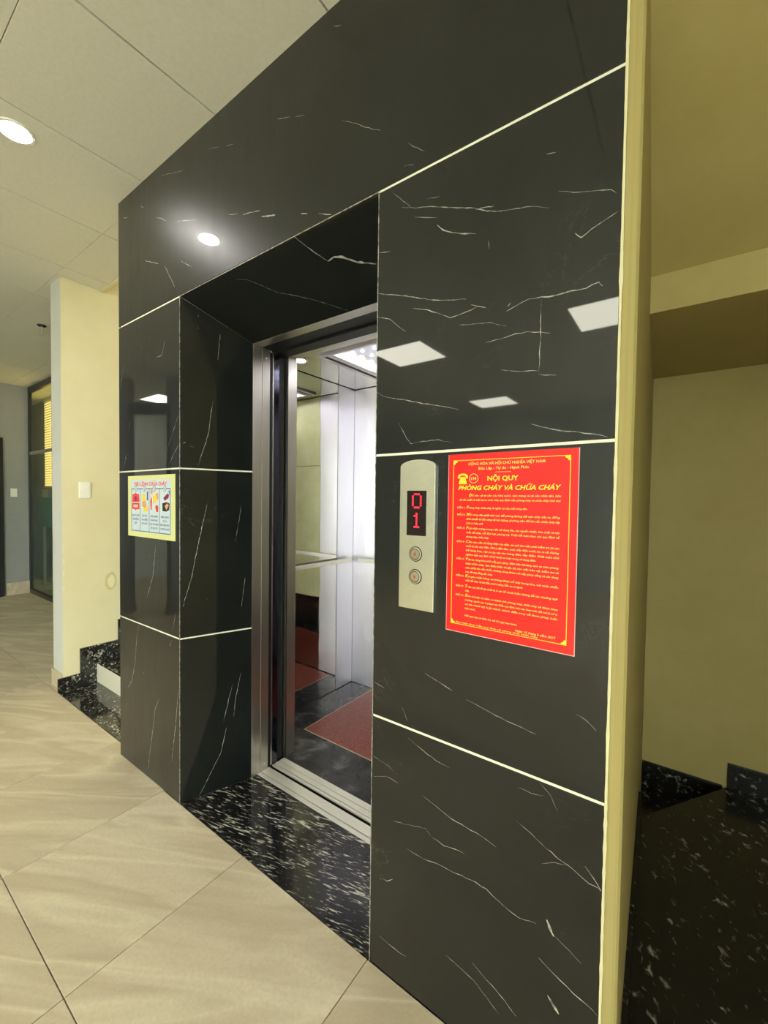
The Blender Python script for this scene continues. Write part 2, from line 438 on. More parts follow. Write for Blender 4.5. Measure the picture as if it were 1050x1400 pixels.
rng = random.Random(7)
VEINS = {
 'R': [
  (2.2, [(1.844,0.0,2.278),(1.89,0.0,2.258),(1.938,0.0,2.244),(1.992,0.0,2.22),(2.057,0.0,2.194),(2.078,0.0,2.182),(2.124,0.0,2.159),(2.175,0.0,2.146),(2.211,0.0,2.137),(2.251,0.0,2.118)]),
  (1.8, [(2.071,0.0,2.183),(2.105,0.0,2.178),(2.118,0.0,2.174)]),
  (1.2, [(1.808,0.0,2.337),(1.843,0.0,2.298),(1.882,0.0,2.261)]),
  (1.8, [(1.886,0.0,2.234),(1.958,0.0,2.207)]),
  (4, [(1.959,0.0,2.187),(1.978,0.0,2.166),(2.005,0.0,2.15),(2.044,0.0,2.133),(2.072,0.0,2.123)]),
  (1.8, [(2.106,0.0,2.094),(2.108,0.0,2.072)]),
  (2.4, [(1.757,0.0,2.057),(1.808,0.0,2.042),(1.861,0.0,2.024),(1.911,0.0,2.003),(1.959,0.0,1.986),(2.004,0.0,1.974),(2.048,0.0,1.965)]),
  (2.2, [(1.887,0.0,1.982),(1.936,0.0,1.965),(1.975,0.0,1.944),(2.002,0.0,1.928),(2.034,0.0,1.93),(2.062,0.0,1.933),(2.083,0.0,1.939)]),
  (2.6, [(2.155,0.0,1.906),(2.18,0.0,1.914),(2.21,0.0,1.922),(2.239,0.0,1.919),(2.272,0.0,1.914),(2.304,0.0,1.915),(2.335,0.0,1.912),(2.36,0.0,1.918),(2.367,0.0,1.908)]),
  (1.8, [(2.105,0.0,1.842),(2.144,0.0,1.843),(2.181,0.0,1.847),(2.208,0.0,1.846),(2.24,0.0,1.838),(2.26,0.0,1.831)]),
  (1.5, [(2.239,0.0,1.913),(2.239,0.0,1.838),(2.238,0.0,1.739)]),  # thin upright pale line, drawn in the same way as the veins
  (1.8, [(2.146,0.0,1.766),(2.177,0.0,1.758),(2.207,0.0,1.753),(2.237,0.0,1.748)]),
  (1.5, [(2.237,0.0,1.74),(2.276,0.0,1.732)]),
  (2, [(1.762,0.0,1.764),(1.795,0.0,1.746),(1.866,0.0,1.728),(1.924,0.0,1.71),(1.98,0.0,1.697),(2.032,0.0,1.682)]),
  (2.8, [(2.222,0.0,1.626),(2.257,0.0,1.614),(2.29,0.0,1.604),(2.327,0.0,1.598),(2.363,0.0,1.59),(2.385,0.0,1.582)]),
  (1.5, [(1.841,0.0,1.666),(1.859,0.0,1.639),(1.872,0.0,1.617),(1.885,0.0,1.602),(1.926,0.0,1.606),(1.974,0.0,1.607),(2.015,0.0,1.596)]),
  (1.8, [(2.272,0.0,2.147),(2.304,0.0,2.131),(2.34,0.0,2.119),(2.379,0.0,2.106),(2.389,0.0,2.095)]),
  (2.6, [(2.309,0.0,2.04),(2.322,0.0,2.026),(2.342,0.0,2.037),(2.366,0.0,2.046),(2.394,0.0,2.056)]),
  (1.2, [(1.926,0.0,2.269),(1.965,0.0,2.26)]),
  (2, [(1.76,0.0,2.177),(1.806,0.0,2.167)]),
  (1.5, [(1.763,0.0,1.986),(1.805,0.0,1.972),(1.845,0.0,1.936),(1.863,0.0,1.922)]),
  (1.2, [(2.028,0.0,1.903),(2.084,0.0,1.894),(2.111,0.0,1.89),(2.156,0.0,1.871)]),
  (1.5, [(1.862,0.0,2.45),(1.879,0.0,2.431),(1.916,0.0,2.402)]),
  (1.5, [(1.846,0.0,2.391),(1.884,0.0,2.381)]),
  (1.5, [(2.242,0.0,2.243),(2.264,0.0,2.237)]),
  (2, [(2.062,0.0,1.947),(2.083,0.0,1.937),(2.103,0.0,1.929)]),
  (1.6, [(2.158,0.0,1.916),(2.167,0.0,1.924)]),
 ],
 'B': [
  (1.8, [(1.943,0.0,0.956),(1.979,0.0,0.945),(2.029,0.0,0.93)]),
  (2, [(2.069,0.0,0.918),(2.097,0.0,0.913),(2.138,0.0,0.904),(2.177,0.0,0.896),(2.209,0.0,0.893),(2.251,0.0,0.887)]),
  (2, [(1.764,0.0,0.884),(1.805,0.0,0.874)]),
  (1.2, [(1.869,0.0,0.837),(1.887,0.0,0.802)]),
  (1.8, [(2.338,0.0,0.963),(2.359,0.0,0.955),(2.379,0.0,0.939)]),
  (1.6, [(1.892,0.0,0.752),(1.943,0.0,0.734),(1.983,0.0,0.721),(2.025,0.0,0.717)]),
  (1.8, [(1.941,0.0,0.605),(1.985,0.0,0.594),(2.032,0.0,0.58),(2.076,0.0,0.577),(2.118,0.0,0.574),(2.159,0.0,0.565)]),
  (1.8, [(1.975,0.0,0.5),(2.011,0.0,0.494),(2.041,0.0,0.501),(2.074,0.0,0.504)]),
  (2.2, [(1.893,0.0,0.426),(1.948,0.0,0.424),(1.996,0.0,0.434),(2.027,0.0,0.435),(2.093,0.0,0.443),(2.135,0.0,0.443),(2.168,0.0,0.43),(2.194,0.0,0.422),(2.219,0.0,0.418),(2.261,0.0,0.429)]),
  (1.8, [(2.208,0.0,0.656),(2.245,0.0,0.642),(2.28,0.0,0.623),(2.314,0.0,0.611),(2.341,0.0,0.604),(2.373,0.0,0.59),(2.393,0.0,0.59),(2.412,0.0,0.586)]),
  (1.2, [(2.27,0.0,0.581),(2.298,0.0,0.599),(2.325,0.0,0.607)]),
  (2, [(2.364,0.0,0.625),(2.382,0.0,0.607),(2.41,0.0,0.588)]),
  (2.2, [(1.799,0.0,0.104),(1.832,0.0,0.1),(1.868,0.0,0.099),(1.895,0.0,0.103)]),
  (1.8, [(2.024,0.0,0.193),(2.062,0.0,0.187),(2.106,0.0,0.179),(2.141,0.0,0.16),(2.175,0.0,0.139)]),
  (2, [(2.101,0.0,0.224),(2.133,0.0,0.208),(2.167,0.0,0.196),(2.2,0.0,0.177),(2.219,0.0,0.166)]),
  (2.4, [(2.269,0.0,0.35),(2.304,0.0,0.334),(2.348,0.0,0.317),(2.385,0.0,0.309),(2.41,0.0,0.302)]),
  (1.4, [(2.305,0.0,0.425),(2.335,0.0,0.412),(2.362,0.0,0.398)]),
  (9, [(2.285,0.0,0.453),(2.293,0.0,0.436),(2.302,0.0,0.423)]),
  (9, [(2.291,0.0,0.273),(2.303,0.0,0.26),(2.317,0.0,0.246)]),
  (1.2, [(1.771,0.0,0.591),(1.814,0.0,0.609),(1.859,0.0,0.606)]),
  (1.6, [(1.805,0.0,0.287),(1.824,0.0,0.29),(1.846,0.0,0.309)]),
  (1.2, [(2.212,0.0,0.742),(2.242,0.0,0.74),(2.271,0.0,0.746)]),
  (1.2, [(2.262,0.0,0.773),(2.288,0.0,0.753),(2.303,0.0,0.724)]),
  (1, [(1.834,0.0,0.481),(1.955,0.0,0.515),(1.971,0.0,0.502)]),
  (1, [(1.766,0.0,0.654),(1.822,0.0,0.644),(1.841,0.0,0.636)]),
 ],
 'L': [
  (1.5, [(0.86,0.0,2.902),(0.939,0.0,2.875)]),
  (1.5, [(0.989,0.0,2.855),(1.037,0.0,2.838)]),
  (1.5, [(0.464,0.0,2.965),(0.674,0.0,2.897)]),
  (2.5, [(0.059,0.0,2.92),(0.123,0.0,2.899)]),
  (3, [(0.411,0.0,2.791),(0.464,0.0,2.766),(0.521,0.0,2.729)]),
  (2, [(0.574,0.0,2.71),(0.777,0.0,2.642)]),
  (2, [(1.002,0.0,2.579),(1.063,0.0,2.559)]),
  (3, [(1.098,0.0,2.543),(1.204,0.0,2.516)]),
  (8, [(1.213,0.0,2.492),(1.25,0.0,2.479),(1.291,0.0,2.467)]),
  (3, [(1.424,0.0,2.421),(1.459,0.0,2.407)]),
  (3, [(1.511,0.0,2.388),(1.568,0.0,2.363)]),
  (3, [(0.3,0.0,2.62),(0.438,0.0,2.562)]),
  (3, [(0.497,0.0,2.531),(0.547,0.0,2.466),(0.586,0.0,2.41)]),
  (2, [(1.298,0.0,2.801),(1.365,0.0,2.776)]),
  (2, [(1.393,0.0,2.762),(1.438,0.0,2.744)]),
  (2, [(1.611,0.0,2.639),(1.664,0.0,2.604),(1.707,0.0,2.569),(1.762,0.0,2.533)]),
  (2, [(1.571,0.0,2.953),(1.602,0.0,2.936)]),
  (2, [(0.255,0.0,2.903),(0.301,0.0,2.878)]),
  (1.5, [(0.643,0.0,2.51),(0.734,0.0,2.453)]),
 ],
 'P': [
  (2.5, [(0.494,0.0,2.187),(0.484,0.0,2.151),(0.466,0.0,2.12),(0.416,0.0,2.119)]),
  (2.5, [(0.057,0.0,2.143),(0.034,0.0,2.077),(0.012,0.0,2.025)]),
  (2.5, [(0.132,0.0,1.839),(0.115,0.0,1.779)]),
  (3, [(0.088,0.0,1.672),(0.061,0.0,1.603)]),
  (2.5, [(0.62,0.0,1.821),(0.581,0.0,1.761),(0.513,0.0,1.663)]),
  (2.5, [(0.62,0.0,1.683),(0.581,0.0,1.645),(0.527,0.0,1.586)]),
 ],
 'Q': [
  (3, [(0.224,0.0,0.775),(0.202,0.0,0.707),(0.178,0.0,0.554),(0.143,0.0,0.459),(0.095,0.0,0.403)]),
  (3, [(0.442,0.0,0.449),(0.392,0.0,0.374),(0.382,0.0,0.31),(0.35,0.0,0.177),(0.318,0.0,0.041)]),
  (3, [(0.62,0.0,0.548),(0.593,0.0,0.36),(0.557,0.0,0.174)]),
  (3, [(0.594,0.0,0.9),(0.567,0.0,0.81)]),
  (2, [(0.557,0.0,0.76),(0.539,0.0,0.728)]),
  (3, [(0.405,0.0,1.204),(0.374,0.0,1.042),(0.312,0.0,0.923)]),
  (5, [(0.267,0.0,0.53),(0.284,0.0,0.532)]),
 ],
 'V': [
  (2.5, [(0.692,0.165,2.228),(0.69,0.159,2.151),(0.688,0.156,2.101)]),
  (2.5, [(0.681,0.135,1.903),(0.677,0.125,1.826),(0.675,0.119,1.763),(0.67,0.107,1.706),(0.664,0.089,1.649),(0.658,0.074,1.59)]),
  (4, [(0.635,0.012,1.69),(0.64,0.024,1.697)]),
  (3, [(0.646,0.041,1.68),(0.652,0.056,1.677)]),
  (3, [(0.657,0.07,2.296),(0.659,0.075,2.282)]),
  (3, [(0.728,0.262,0.561),(0.719,0.238,0.438),(0.716,0.23,0.348)]),
  (3, [(0.704,0.197,0.303),(0.695,0.173,0.184),(0.677,0.126,0.092),(0.66,0.08,0.003)]),
  (3, [(0.672,0.111,1.408),(0.659,0.077,1.234),(0.648,0.047,1.063),(0.635,0.012,0.93)]),
  (2, [(0.727,0.262,1.408),(0.718,0.235,1.227)]),
  (2.5, [(0.714,0.224,0.514),(0.699,0.185,0.34)]),
  (2, [(0.734,0.28,1.04),(0.728,0.263,0.894)]),
 ],
 'S': [
  (4, [(1.391,-0.001,2.357),(1.405,0.031,2.342),(1.426,0.075,2.322),(1.448,0.112,2.305)]),
  (11, [(1.448,0.112,2.305),(1.48,0.107,2.308),(1.512,0.117,2.303),(1.535,0.137,2.294),(1.553,0.152,2.287),(1.59,0.167,2.28),(1.616,0.18,2.274)]),
  (2.5, [(1.006,0.037,2.339),(1.051,0.056,2.331),(1.089,0.091,2.315),(1.135,0.141,2.292),(1.2,0.177,2.276),(1.262,0.214,2.259),(1.304,0.246,2.244),(1.38,0.307,2.217)]),
 ],
}
# ================================================================ the setting
# ---- ceiling of the lobby: backing board and separate boards with open joints
XJ = [0.268 + 0.6365 * k for k in range(-9, 6)]
YJ = [0.062 - 0.652 * k for k in range(-2, 11)]
ceil = MB().box(-5.35, 3.9, -6.4, 0.06, ZC + 0.012, ZC + 0.05)
ceil.box(-5.35, -1.40, 0.06, 0.93, ZC + 0.012, ZC + 0.05).box(-1.17, 0.0, 0.06, 0.335, ZC + 0.012, ZC + 0.05)
ceiling = struct(ceil.build('ceiling', 'seam'), 'pale suspended ceiling of square boards above the whole lobby', 'ceiling')
tile_cache = {}
def flat_tile(parent, name, mat, x0, x1, y0, y1, z0, z1, bev, gap, gapy=None):
    w = round(x1 - x0 - gap, 4); d = round(y1 - y0 - (gap if gapy is None else gapy), 4)
    if w < 0.02 or d < 0.02:
        return
    key = (name, w, d)
    cx, cy = (x0 + x1) / 2, (y0 + y1) / 2
    if key not in tile_cache:
        o = MB().box(cx - w / 2, cx + w / 2, cy - d / 2, cy + d / 2, z0, z1).build(name, mat, parent, bevel=bev, origin=(cx, cy, (z0 + z1) / 2), seg=1)
        tile_cache[key] = o
    else:
        o = tile_cache[key].copy()
        o.location = (cx, cy, (z0 + z1) / 2)
        COL.objects.link(o)
    return o
for a, b in zip([-5.35] + [x for x in XJ if x > -5.3], [x for x in XJ if x > -5.3] + [3.9]):
    for yb, ya in zip(YJ, YJ[1:]):
        lo, hi = max(ya, -6.4), yb
        if hi <= 0.07:
            flat_tile(ceiling, 'ceiling_board', 'ceiling', a, b, lo, hi, ZC, ZC + 0.011, 0.0008, 0.0075, 0.0025)
        else:
            if a < -1.17 and lo < 0.93:
                flat_tile(ceiling, 'ceiling_board', 'ceiling', a, min(b, -1.17), lo, min(hi, 0.93), ZC, ZC + 0.011, 0.0008, 0.0075, 0.0025)
            if b > -1.17 and a < 0.0 and lo < 0.335:
                flat_tile(ceiling, 'ceiling_board', 'ceiling', max(a, -1.17), min(b, 0.0), lo, min(hi, 0.335), ZC, ZC + 0.011, 0.0008, 0.0075, 0.0025)

# ---- floor of the lobby
fl = MB().box(-5.35, 3.9, -6.4, 0.0, -0.06, -0.0125).box(-5.35, 0.0, 0.0, 0.93, -0.06, -0.0125)
floor = struct(fl.build('floor', 'floor_grout'), 'beige sandstone-look tiled floor of the lobby', 'floor')
FX = [0.482 + 0.636 * k for k in range(-9, 6)]
FY = [0.052 - 0.652 * k for k in range(-2, 11)]
for a, b in zip([-5.35] + [x for x in FX if x > -5.3], [x for x in FX if x > -5.3] + [3.9]):
    for yb, ya in zip(FY, FY[1:]):
        lo, hi = max(ya, -6.4), yb
        if hi > 0.06:
            if a < -1.17 and lo < 0.93:
                flat_tile(floor, 'floor_tile', 'tile', a, min(b, -1.17), lo, min(hi, 0.93), -0.012, 0.0, 0.0008, 0.003)
        else:
            if hi > 0 and a > 0.3:
                hi = 0.0
            flat_tile(floor, 'floor_tile', 'tile', a, b, lo, hi, -0.012, 0.0, 0.0008, 0.003)
# polished granite in front of the lift sill and on the stair landing at the right
MB().prism([(0.634, 0.001), (1.757, 0.001), (1.645, 0.316), (1.645, 0.349), (0.747, 0.349), (0.747, 0.316)], -0.02, 0.0005).build('granite_slab', 'granite', floor)

# ---- black marble wall around the lift
core = MB()
core.prism([(0.02, 0.0022), (0.6285, 0.0022), (0.7435, 0.3145), (0.7435, 0.43), (0.02, 0.43)], 0.0, ZC - 0.001)
core.prism([(1.7625, 0.0022), (2.399, 0.0022), (2.395, 0.43), (1.6475, 0.43), (1.6475, 0.3145)], 0.0, ZC - 0.001)
pts = [(0.6285, 0.0022, 2.3595), (0.6285, 0.3145, 2.2185), (0.6285, 0.43, 2.2185), (0.6285, 0.43, ZC - 0.001), (0.6285, 0.0022, ZC - 0.001)]
core.extrude(pts, (1.134, 0, 0))
wall_front = struct(core.build('wall_front', 'grout'), 'black veined marble wall built around the lift doorway', 'wall')
G2 = 0.0036     # half of a horizontal joint
Z1, Z2, Z3 = 2.356, 1.575, 0.780
slabs = []
def slab(poly_or_box, bevel=0.0012):
    mb = MB()
    if len(poly_or_box) == 3:
        mb.prism(*poly_or_box)
    else:
        mb.box(*poly_or_box)
    o = mb.build('marble_slab', 'marble', wall_front, bevel=bevel, seg=1)
    return o
rows = [(0.001, Z3 - G2), (Z3 + G2, Z2 - G2), (Z2 + G2, Z1 - G2)]
left_slabs = [slab((0.0, 0.630, 0.0, 0.018, a, b)) for a, b in rows]
right_slabs = [slab((1.761, 2.400, 0.0, 0.018, a, b)) for a, b in rows]
lintel = slab((0.0, 2.400, 0.0, 0.018, Z1 + G2, ZC - 0.002))
nx, ny = 0.315, -0.116
ln = math.hypot(nx, ny); nx, ny = nx / ln * 0.016, ny / ln * 0.016
A, B = (0.6315, 0.0015), (0.747, 0.3155)
def cut_slab(plan, z0, tops):
    vs = [(x, y, z0) for x, y in plan] + [(x, y, z) for (x, y), z in zip(plan, tops)]
    mb = MB().add(vs, [(3, 2, 1, 0), (4, 5, 6, 7), (0, 1, 5, 4), (1, 2, 6, 5), (2, 3, 7, 6), (3, 0, 4, 7)])
    return mb.build('marble_slab', 'marble', wall_front, bevel=0.0008, seg=1)
rev_slabs = [slab(([A, B, (B[0] - nx, B[1] - ny), (A[0] - nx, A[1] - ny)], a, b), 0.0008) for a, b in
             [(0.001, Z3 - G2), (Z3 + G2, Z2 - G2)]]
rev_slabs.append(cut_slab([A, B, (B[0] - nx, B[1] - ny), (A[0] - nx, A[1] - ny)], Z2 + G2, [2.3548, 2.2134, 2.2134, 2.3548]))
A2, B2 = (1.7595, 0.0015), (1.645, 0.3155)
cut_slab([B2, A2, (A2[0] + nx, A2[1] - ny), (B2[0] + nx, B2[1] - ny)], Z2 + G2, [2.2134, 2.3548, 2.3548, 2.2134])
for a, b in [(0.001, Z3 - G2), (Z3 + G2, Z2 - G2)]:
    slab(([B2, A2, (A2[0] + nx, A2[1] - ny), (B2[0] + nx, B2[1] - ny)], a, b), 0.0008)
soffit = MB().extrude([(0.632, 0.0015, 2.355), (1.759, 0.0015, 2.355), (1.646, 0.3155, 2.2135), (0.746, 0.3155, 2.2135)], (0, 0.0066, 0.0146)).build('marble_slab', 'marble', wall_front, bevel=0.0008, seg=1)
# thin pale arrises where the slabs meet at the corners
MB().box(0.6295, 0.6312, -0.0006, 0.0012, 0.001, Z1).build('edge_bead', 'vein', wall_front)
MB().box(1.7595, 1.7612, -0.0006, 0.0012, 0.001, Z1).build('edge_bead', 'vein', wall_front)
MB().box(0.6312, 1.7595, -0.0006, 0.0012, Z1 - 0.001, Z1 + 0.0012).build('edge_bead', 'vein', wall_front)
# crumbling mortar along the free edge of the stone
mb = MB()
zs = [i * 0.018 for i in range(int(ZC / 0.018) + 1)]
vv, ff = [], []
for i, z in enumerate(zs):
    j = rng.uniform(-0.0006, 0.0006) + (0.0012 if rng.random() < 0.08 else 0)
    vv += [(2.3995 - max(0, j), -0.001 + rng.uniform(-0.001, 0.001), z), (2.4045 + j, -0.0005, z), (2.4045 + j, 0.02, z), (2.400, 0.02, z)]
for i in range(len(zs) - 1):
    for k in range(4):
        a = i * 4 + k; b = i * 4 + (k + 1) % 4
        ff.append((a, b, b + 4, a + 4))
mb.add(vv, ff).build('mortar_edge', plain('cream_mortar', srgb(218, 212, 170), 0.8), wall_front)

# white veins, each set on its own slab
def ribbon(mb, pts, w, normal, off):
    nrm = Vector(normal).normalized()
    P = [Vector(p) + nrm * off for p in pts]
    fine = []
    for a, b in zip(P, P[1:]):
        n = max(2, int((b - a).length / 0.012))
        side = (b - a).normalized().cross(nrm)
        for i in range(n):
            t = i / n
            fine.append(a.lerp(b, t) + side * rng.gauss(0, 0.0007) * (1 if 0 < i else 0))
    fine.append(P[-1])
    vs = []
    m = len(fine)
    for i, p in enumerate(fine):
        d = (fine[min(i + 1, m - 1)] - fine[max(i - 1, 0)]).normalized()
        s = d.cross(nrm)
        e = min(1.0, 0.35 + 3.0 * min(i, m - 1 - i) / m)
        hw = w * 0.0004 * e * rng.uniform(0.4, 1.3)
        vs += [p + s * hw, p - s * hw]
    mb.add(vs, [(2 * i, 2 * i + 1, 2 * i + 3, 2 * i + 2) for i in range(m - 1)])
sets = {}
def put(o, pts, w, nrm):
    sets.setdefault(o.name, (o, MB()))
    ribbon(sets[o.name][1], pts, w, nrm, 0.0004)
for key, lines in VEINS.items():
    for w, pts in lines:
        c = sum((Vector(p) for p in pts), Vector()) / len(pts)
        row = 0 if c.z < Z3 else (1 if c.z < Z2 else 2)
        if key == 'S':
            put(soffit, [(p[0], p[1], p[2] - 0.001) for p in pts], w, (0, -0.143, -0.315))
        elif key == 'V':
            put(rev_slabs[row], pts, w, (0.315, -0.116, 0))
        elif c.z > Z1:
            put(lintel, pts, w, (0, -1, 0))
        elif c.x > 1.7:
            put(right_slabs[row], [(min(max(p[0], 1.764), 2.397), 0, p[2]) for p in pts], w, (0, -1, 0))
        else:
            put(left_slabs[row], [(min(max(p[0], 0.004), 0.626), 0, p[2]) for p in pts], w, (0, -1, 0))
for o, mb in sets.values():
    mb.build('veins', 'vein', o)

# ---- plastered return of the shaft at the right and the rest of the shaft
def xr(y):
    return 2.4335 - 0.0423 * y
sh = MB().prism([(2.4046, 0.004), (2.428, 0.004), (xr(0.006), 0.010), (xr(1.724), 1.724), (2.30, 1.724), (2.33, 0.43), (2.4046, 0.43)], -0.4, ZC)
struct(sh.build('wall_shaft_right', 'trowelled'), 'rough yellow plaster return, darkened for shade, beside the marble edge', 'wall')
sh = MB().box(0.001, 0.019, 0.02, 1.72, 0.0, 4.3)
struct(sh.build('wall_shaft_left', 'yellow'), 'yellow shaft side beside the rising stair', 'wall')
sh = MB().box(0.02, 2.33, 1.70, 1.72, -0.3, 3.4)
struct(sh.build('wall_shaft_rear', 'frame_dark'), 'dark rear wall of the lift shaft behind the car', 'wall')
sh = MB().box(0.02, 2.33, 0.44, 1.70, ZC, ZC + 0.04)
struct(sh.build('trim_1', 'frame_dark'), 'dark cover over the lift shaft', 'trim')
sh = MB().box(0.02, 2.33, 0.44, 1.70, -0.34, -0.3)
struct(sh.build('trim_2', 'frame_dark'), 'dark pit floor below the lift car', 'trim')

# ---- yellow wall beside the rising stair, with an off-white end
yw = MB().box(-1.37, -1.17, 0.086, 2.6, 0.0, 4.3)
for i in range(len(yw.f)):
    if i == 2:
        yw.mi[i] = 1
wall_stair = struct(yw.build('wall_stair', ['yellow', 'offwhite']), 'bright yellow wall with off-white end beside the rising stair', 'wall')
sw = MB().box(-1.40, 0.02, 2.6, 2.7, 0.0, 4.3)
struct(sw.build('wall_stair_end', 'yellow'), 'yellow wall closing the stairwell at the top of the first flight', 'wall')
sw = MB().box(-1.40, 0.02, 0.34, 2.7, 4.3, 4.36)  # unseen slab added to keep sky light out of the stairwell
struct(sw.build('added_stair_ceiling', 'offwhite'), 'unseen ceiling added high above the rising stair to shut out sky light', 'ceiling')
sw = MB().box(-1.1699, 0.0, 0.337, 0.36, ZC - 0.01, 4.3).box(0.0, 0.02, 1.72, 2.6, 0, 4.3)
struct(sw.build('trim_5', 'yellow'), 'edge of the lobby ceiling above the rising stair', 'trim')
# bare patch and chips in the paint
def blob(cx, cz, rx, rz, seed, y=None, x=None, n=18):
    r = random.Random(seed); pts = []
    for i in range(n):
        t = 2 * math.pi * i / n; k = r.uniform(0.88, 1.08)
        pts.append((cx + rx * k * math.cos(t), cz + rz * k * math.sin(t)))
    return pts
mb = MB()
mb.extrude([(-1.1695, a, b) for a, b in blob(0.405, 0.772, 0.042, 0.075, 3)], (0.0008, 0, 0), 0)
mb.build('peeled_patch', plain('bare_plaster', srgb(206, 197, 150), 0.8), wall_stair)
MB().extrude([(-1.1685, a, b) for a, b in blob(0.407, 0.765, 0.026, 0.050, 5)], (0.0008, 0, 0), 0).build('peeled_patch', plain('new_plaster', srgb(232, 224, 178), 0.8), wall_stair)
for k, (yy, zz) in enumerate([(0.092, 0.96), (0.092, 0.87), (0.094, 0.76)]):
    MB().extrude([(-1.1695, a, b) for a, b in blob(yy, zz, 0.006, 0.024, 11 + k)], (0.0008, 0, 0)).build('paint_chip', 'white', wall_stair)
bb = MB().box(-1.378, -1.1705, 0.074, 0.0855, 0.0, 0.125)
struct(bb.build('baseboard_stair_end', 'tile', bevel=0.001), 'beige tile skirting at the end of the yellow wall', 'baseboard')

# ---- far end of the lobby at the left
wl = MB().box(-5.45, -5.35, -6.4, 0.93, 0.0, ZC + 0.06)
wall_left = struct(wl.build('wall_left', 'grey'), 'grey painted end wall beyond the stair', 'wall')
bb = MB().box(-5.35, -5.335, 0.66, 0.93, 0.0, 0.18)
struct(bb.build('baseboard_left', 'tile', bevel=0.001), 'beige tile skirting along the grey end wall', 'baseboard')
dr = MB().box(-5.35, -5.30, 0.58, 0.635, 0, 2.25).box(-5.35, -5.30, -0.40, -0.345, 0, 2.25).box(-5.35, -5.30, -0.345, 0.58, 2.19, 2.25)
door_1 = struct(dr.build('door_1', 'frame_dark', bevel=0.002), 'dark framed door in the grey end wall', 'door')
MB().box(-5.345, -5.315, -0.34, 0.575, 0.005, 2.185).build('door_leaf', 'frame_dark', door_1, bevel=0.003)
MB().box(-5.312, -5.27, 0.47, 0.485, 1.0, 1.012).box(-5.275, -5.265, 0.36, 0.485, 1.0, 1.014).build('door_handle', 'steel', door_1, bevel=0.002)

# glazed partition with a lit room behind it
wn = MB()
wn.box(-5.35, -5.305, 0.925, 0.965, 0.0, ZC).box(-5.305, -1.405, 0.925, 0.965, 0.0, 0.06).box(-5.305, -1.405, 0.925, 0.965, ZC - 0.08, ZC)
window_1 = struct(wn.build('window_1', 'frame_dark', bevel=0.002), 'tall glazed partition behind the yellow wall', 'window')
for i, (a, b) in enumerate([(-5.3, -4.35), (-4.31, -3.3), (-3.26, -2.3), (-2.26, -1.41)]):
    MB().box(a, b, 0.938, 0.946, 0.065, 2.03).build('pane', 'glass', window_1)
    MB().box(a, b, 0.938, 0.946, 2.085, ZC - 0.085).build('pane', 'glass', window_1)
    if i:
        MB().box(a - 0.04, a, 0.925, 0.965, 0.06, ZC - 0.08).build('mullion', 'frame_dark', window_1, bevel=0.002)
MB().box(-5.3, -1.405, 0.93, 0.955, 2.035, 2.08).build('glazing_bar', 'steel', window_1, bevel=0.002)
for nm, b, lab in (('wall_office_back', (-7.0, -1.45, 1.36, 1.44, 0.0, ZC), 'dim grey wall at the back of the room behind the glass'),
                   ('wall_office_end', (-7.1, -7.0, 0.9, 1.44, 0, ZC), 'dim grey end wall of the room behind the glass'),
                   ('wall_office_side', (-7.0, -5.451, 0.85, 0.93, 0.0, ZC), 'short grey wall beside the glass partition')):
    struct(MB().box(*b).build(nm, 'grey'), lab, 'wall')
struct(MB().box(-7.1, -1.41, 0.966, 1.44, ZC, ZC + 0.05).build('ceiling_office', 'ceiling'), 'plain ceiling of the room behind the glass', 'ceiling')
struct(MB().box(-7.1, -1.41, 0.966, 1.44, -0.06, 0.0).build('floor_office', 'tile'), 'beige floor of the room behind the glass', 'floor')

struct(MB().box(-5.349, -5.325, -4.6, -1.6, 0.0, ZC).build('wall_left_brightened', 'offwhite'), 'end wall section painted paler to brighten its reflection in the left pillar', 'wall')  # wall colour lightened here in place of more light falling on it
# ---- walls of the lobby behind the camera (seen only mirrored in the stone)
wr = MB().box(-5.35, 3.9, -6.5, -6.4, 0.0, ZC + 0.06)
struct(wr.build('wall_rear', 'offwhite'), 'pale wall at the far side of the lobby', 'wall')
wr = MB().box(3.9, 4.0, -6.4, -6.2, -0.4, ZC + 0.06).box(3.9, 4.0, -2.6, 1.80, -0.4, ZC + 0.06).box(3.9, 4.0, -6.2, -2.6, 2.75, ZC + 0.06)
struct(wr.build('wall_right', 'yellow'), 'yellow side wall at the right of the lobby and stair', 'wall')
ef = MB().box(3.90, 4.0, -6.199, -6.14, 0.0, 2.749).box(3.90, 4.0, -2.66, -2.601, 0.0, 2.749).box(3.90, 4.0, -6.14, -2.66, 2.69, 2.749)  # unseen opening added so sky light brightens the lobby
struct(ef.build('added_entrance', 'frame_dark'), 'unseen street entrance added in the right wall to let daylight in', 'door')
gr = MB().box(3.901, 16.0, -14.0, 8.0, -0.10, -0.015)  # added outside the opening to bounce sky light inward
struct(gr.build('ground', plain('bounce_paving', srgb(170, 168, 160), 0.8)), 'unseen paving added outside the entrance to bounce daylight in', 'ground')

# ---- stair recess at the right
struct(MB().box(3.30, 3.40, 0.0, 1.724, -0.4, ZC).box(3.40, 3.9, 0.0, 0.1, -0.4, ZC).build('wall_recess_added', 'yellow_shaded'), 'unseen wall added at the right side of the stair recess to block light', 'wall')  # unseen wall added to keep entrance light out of the recess
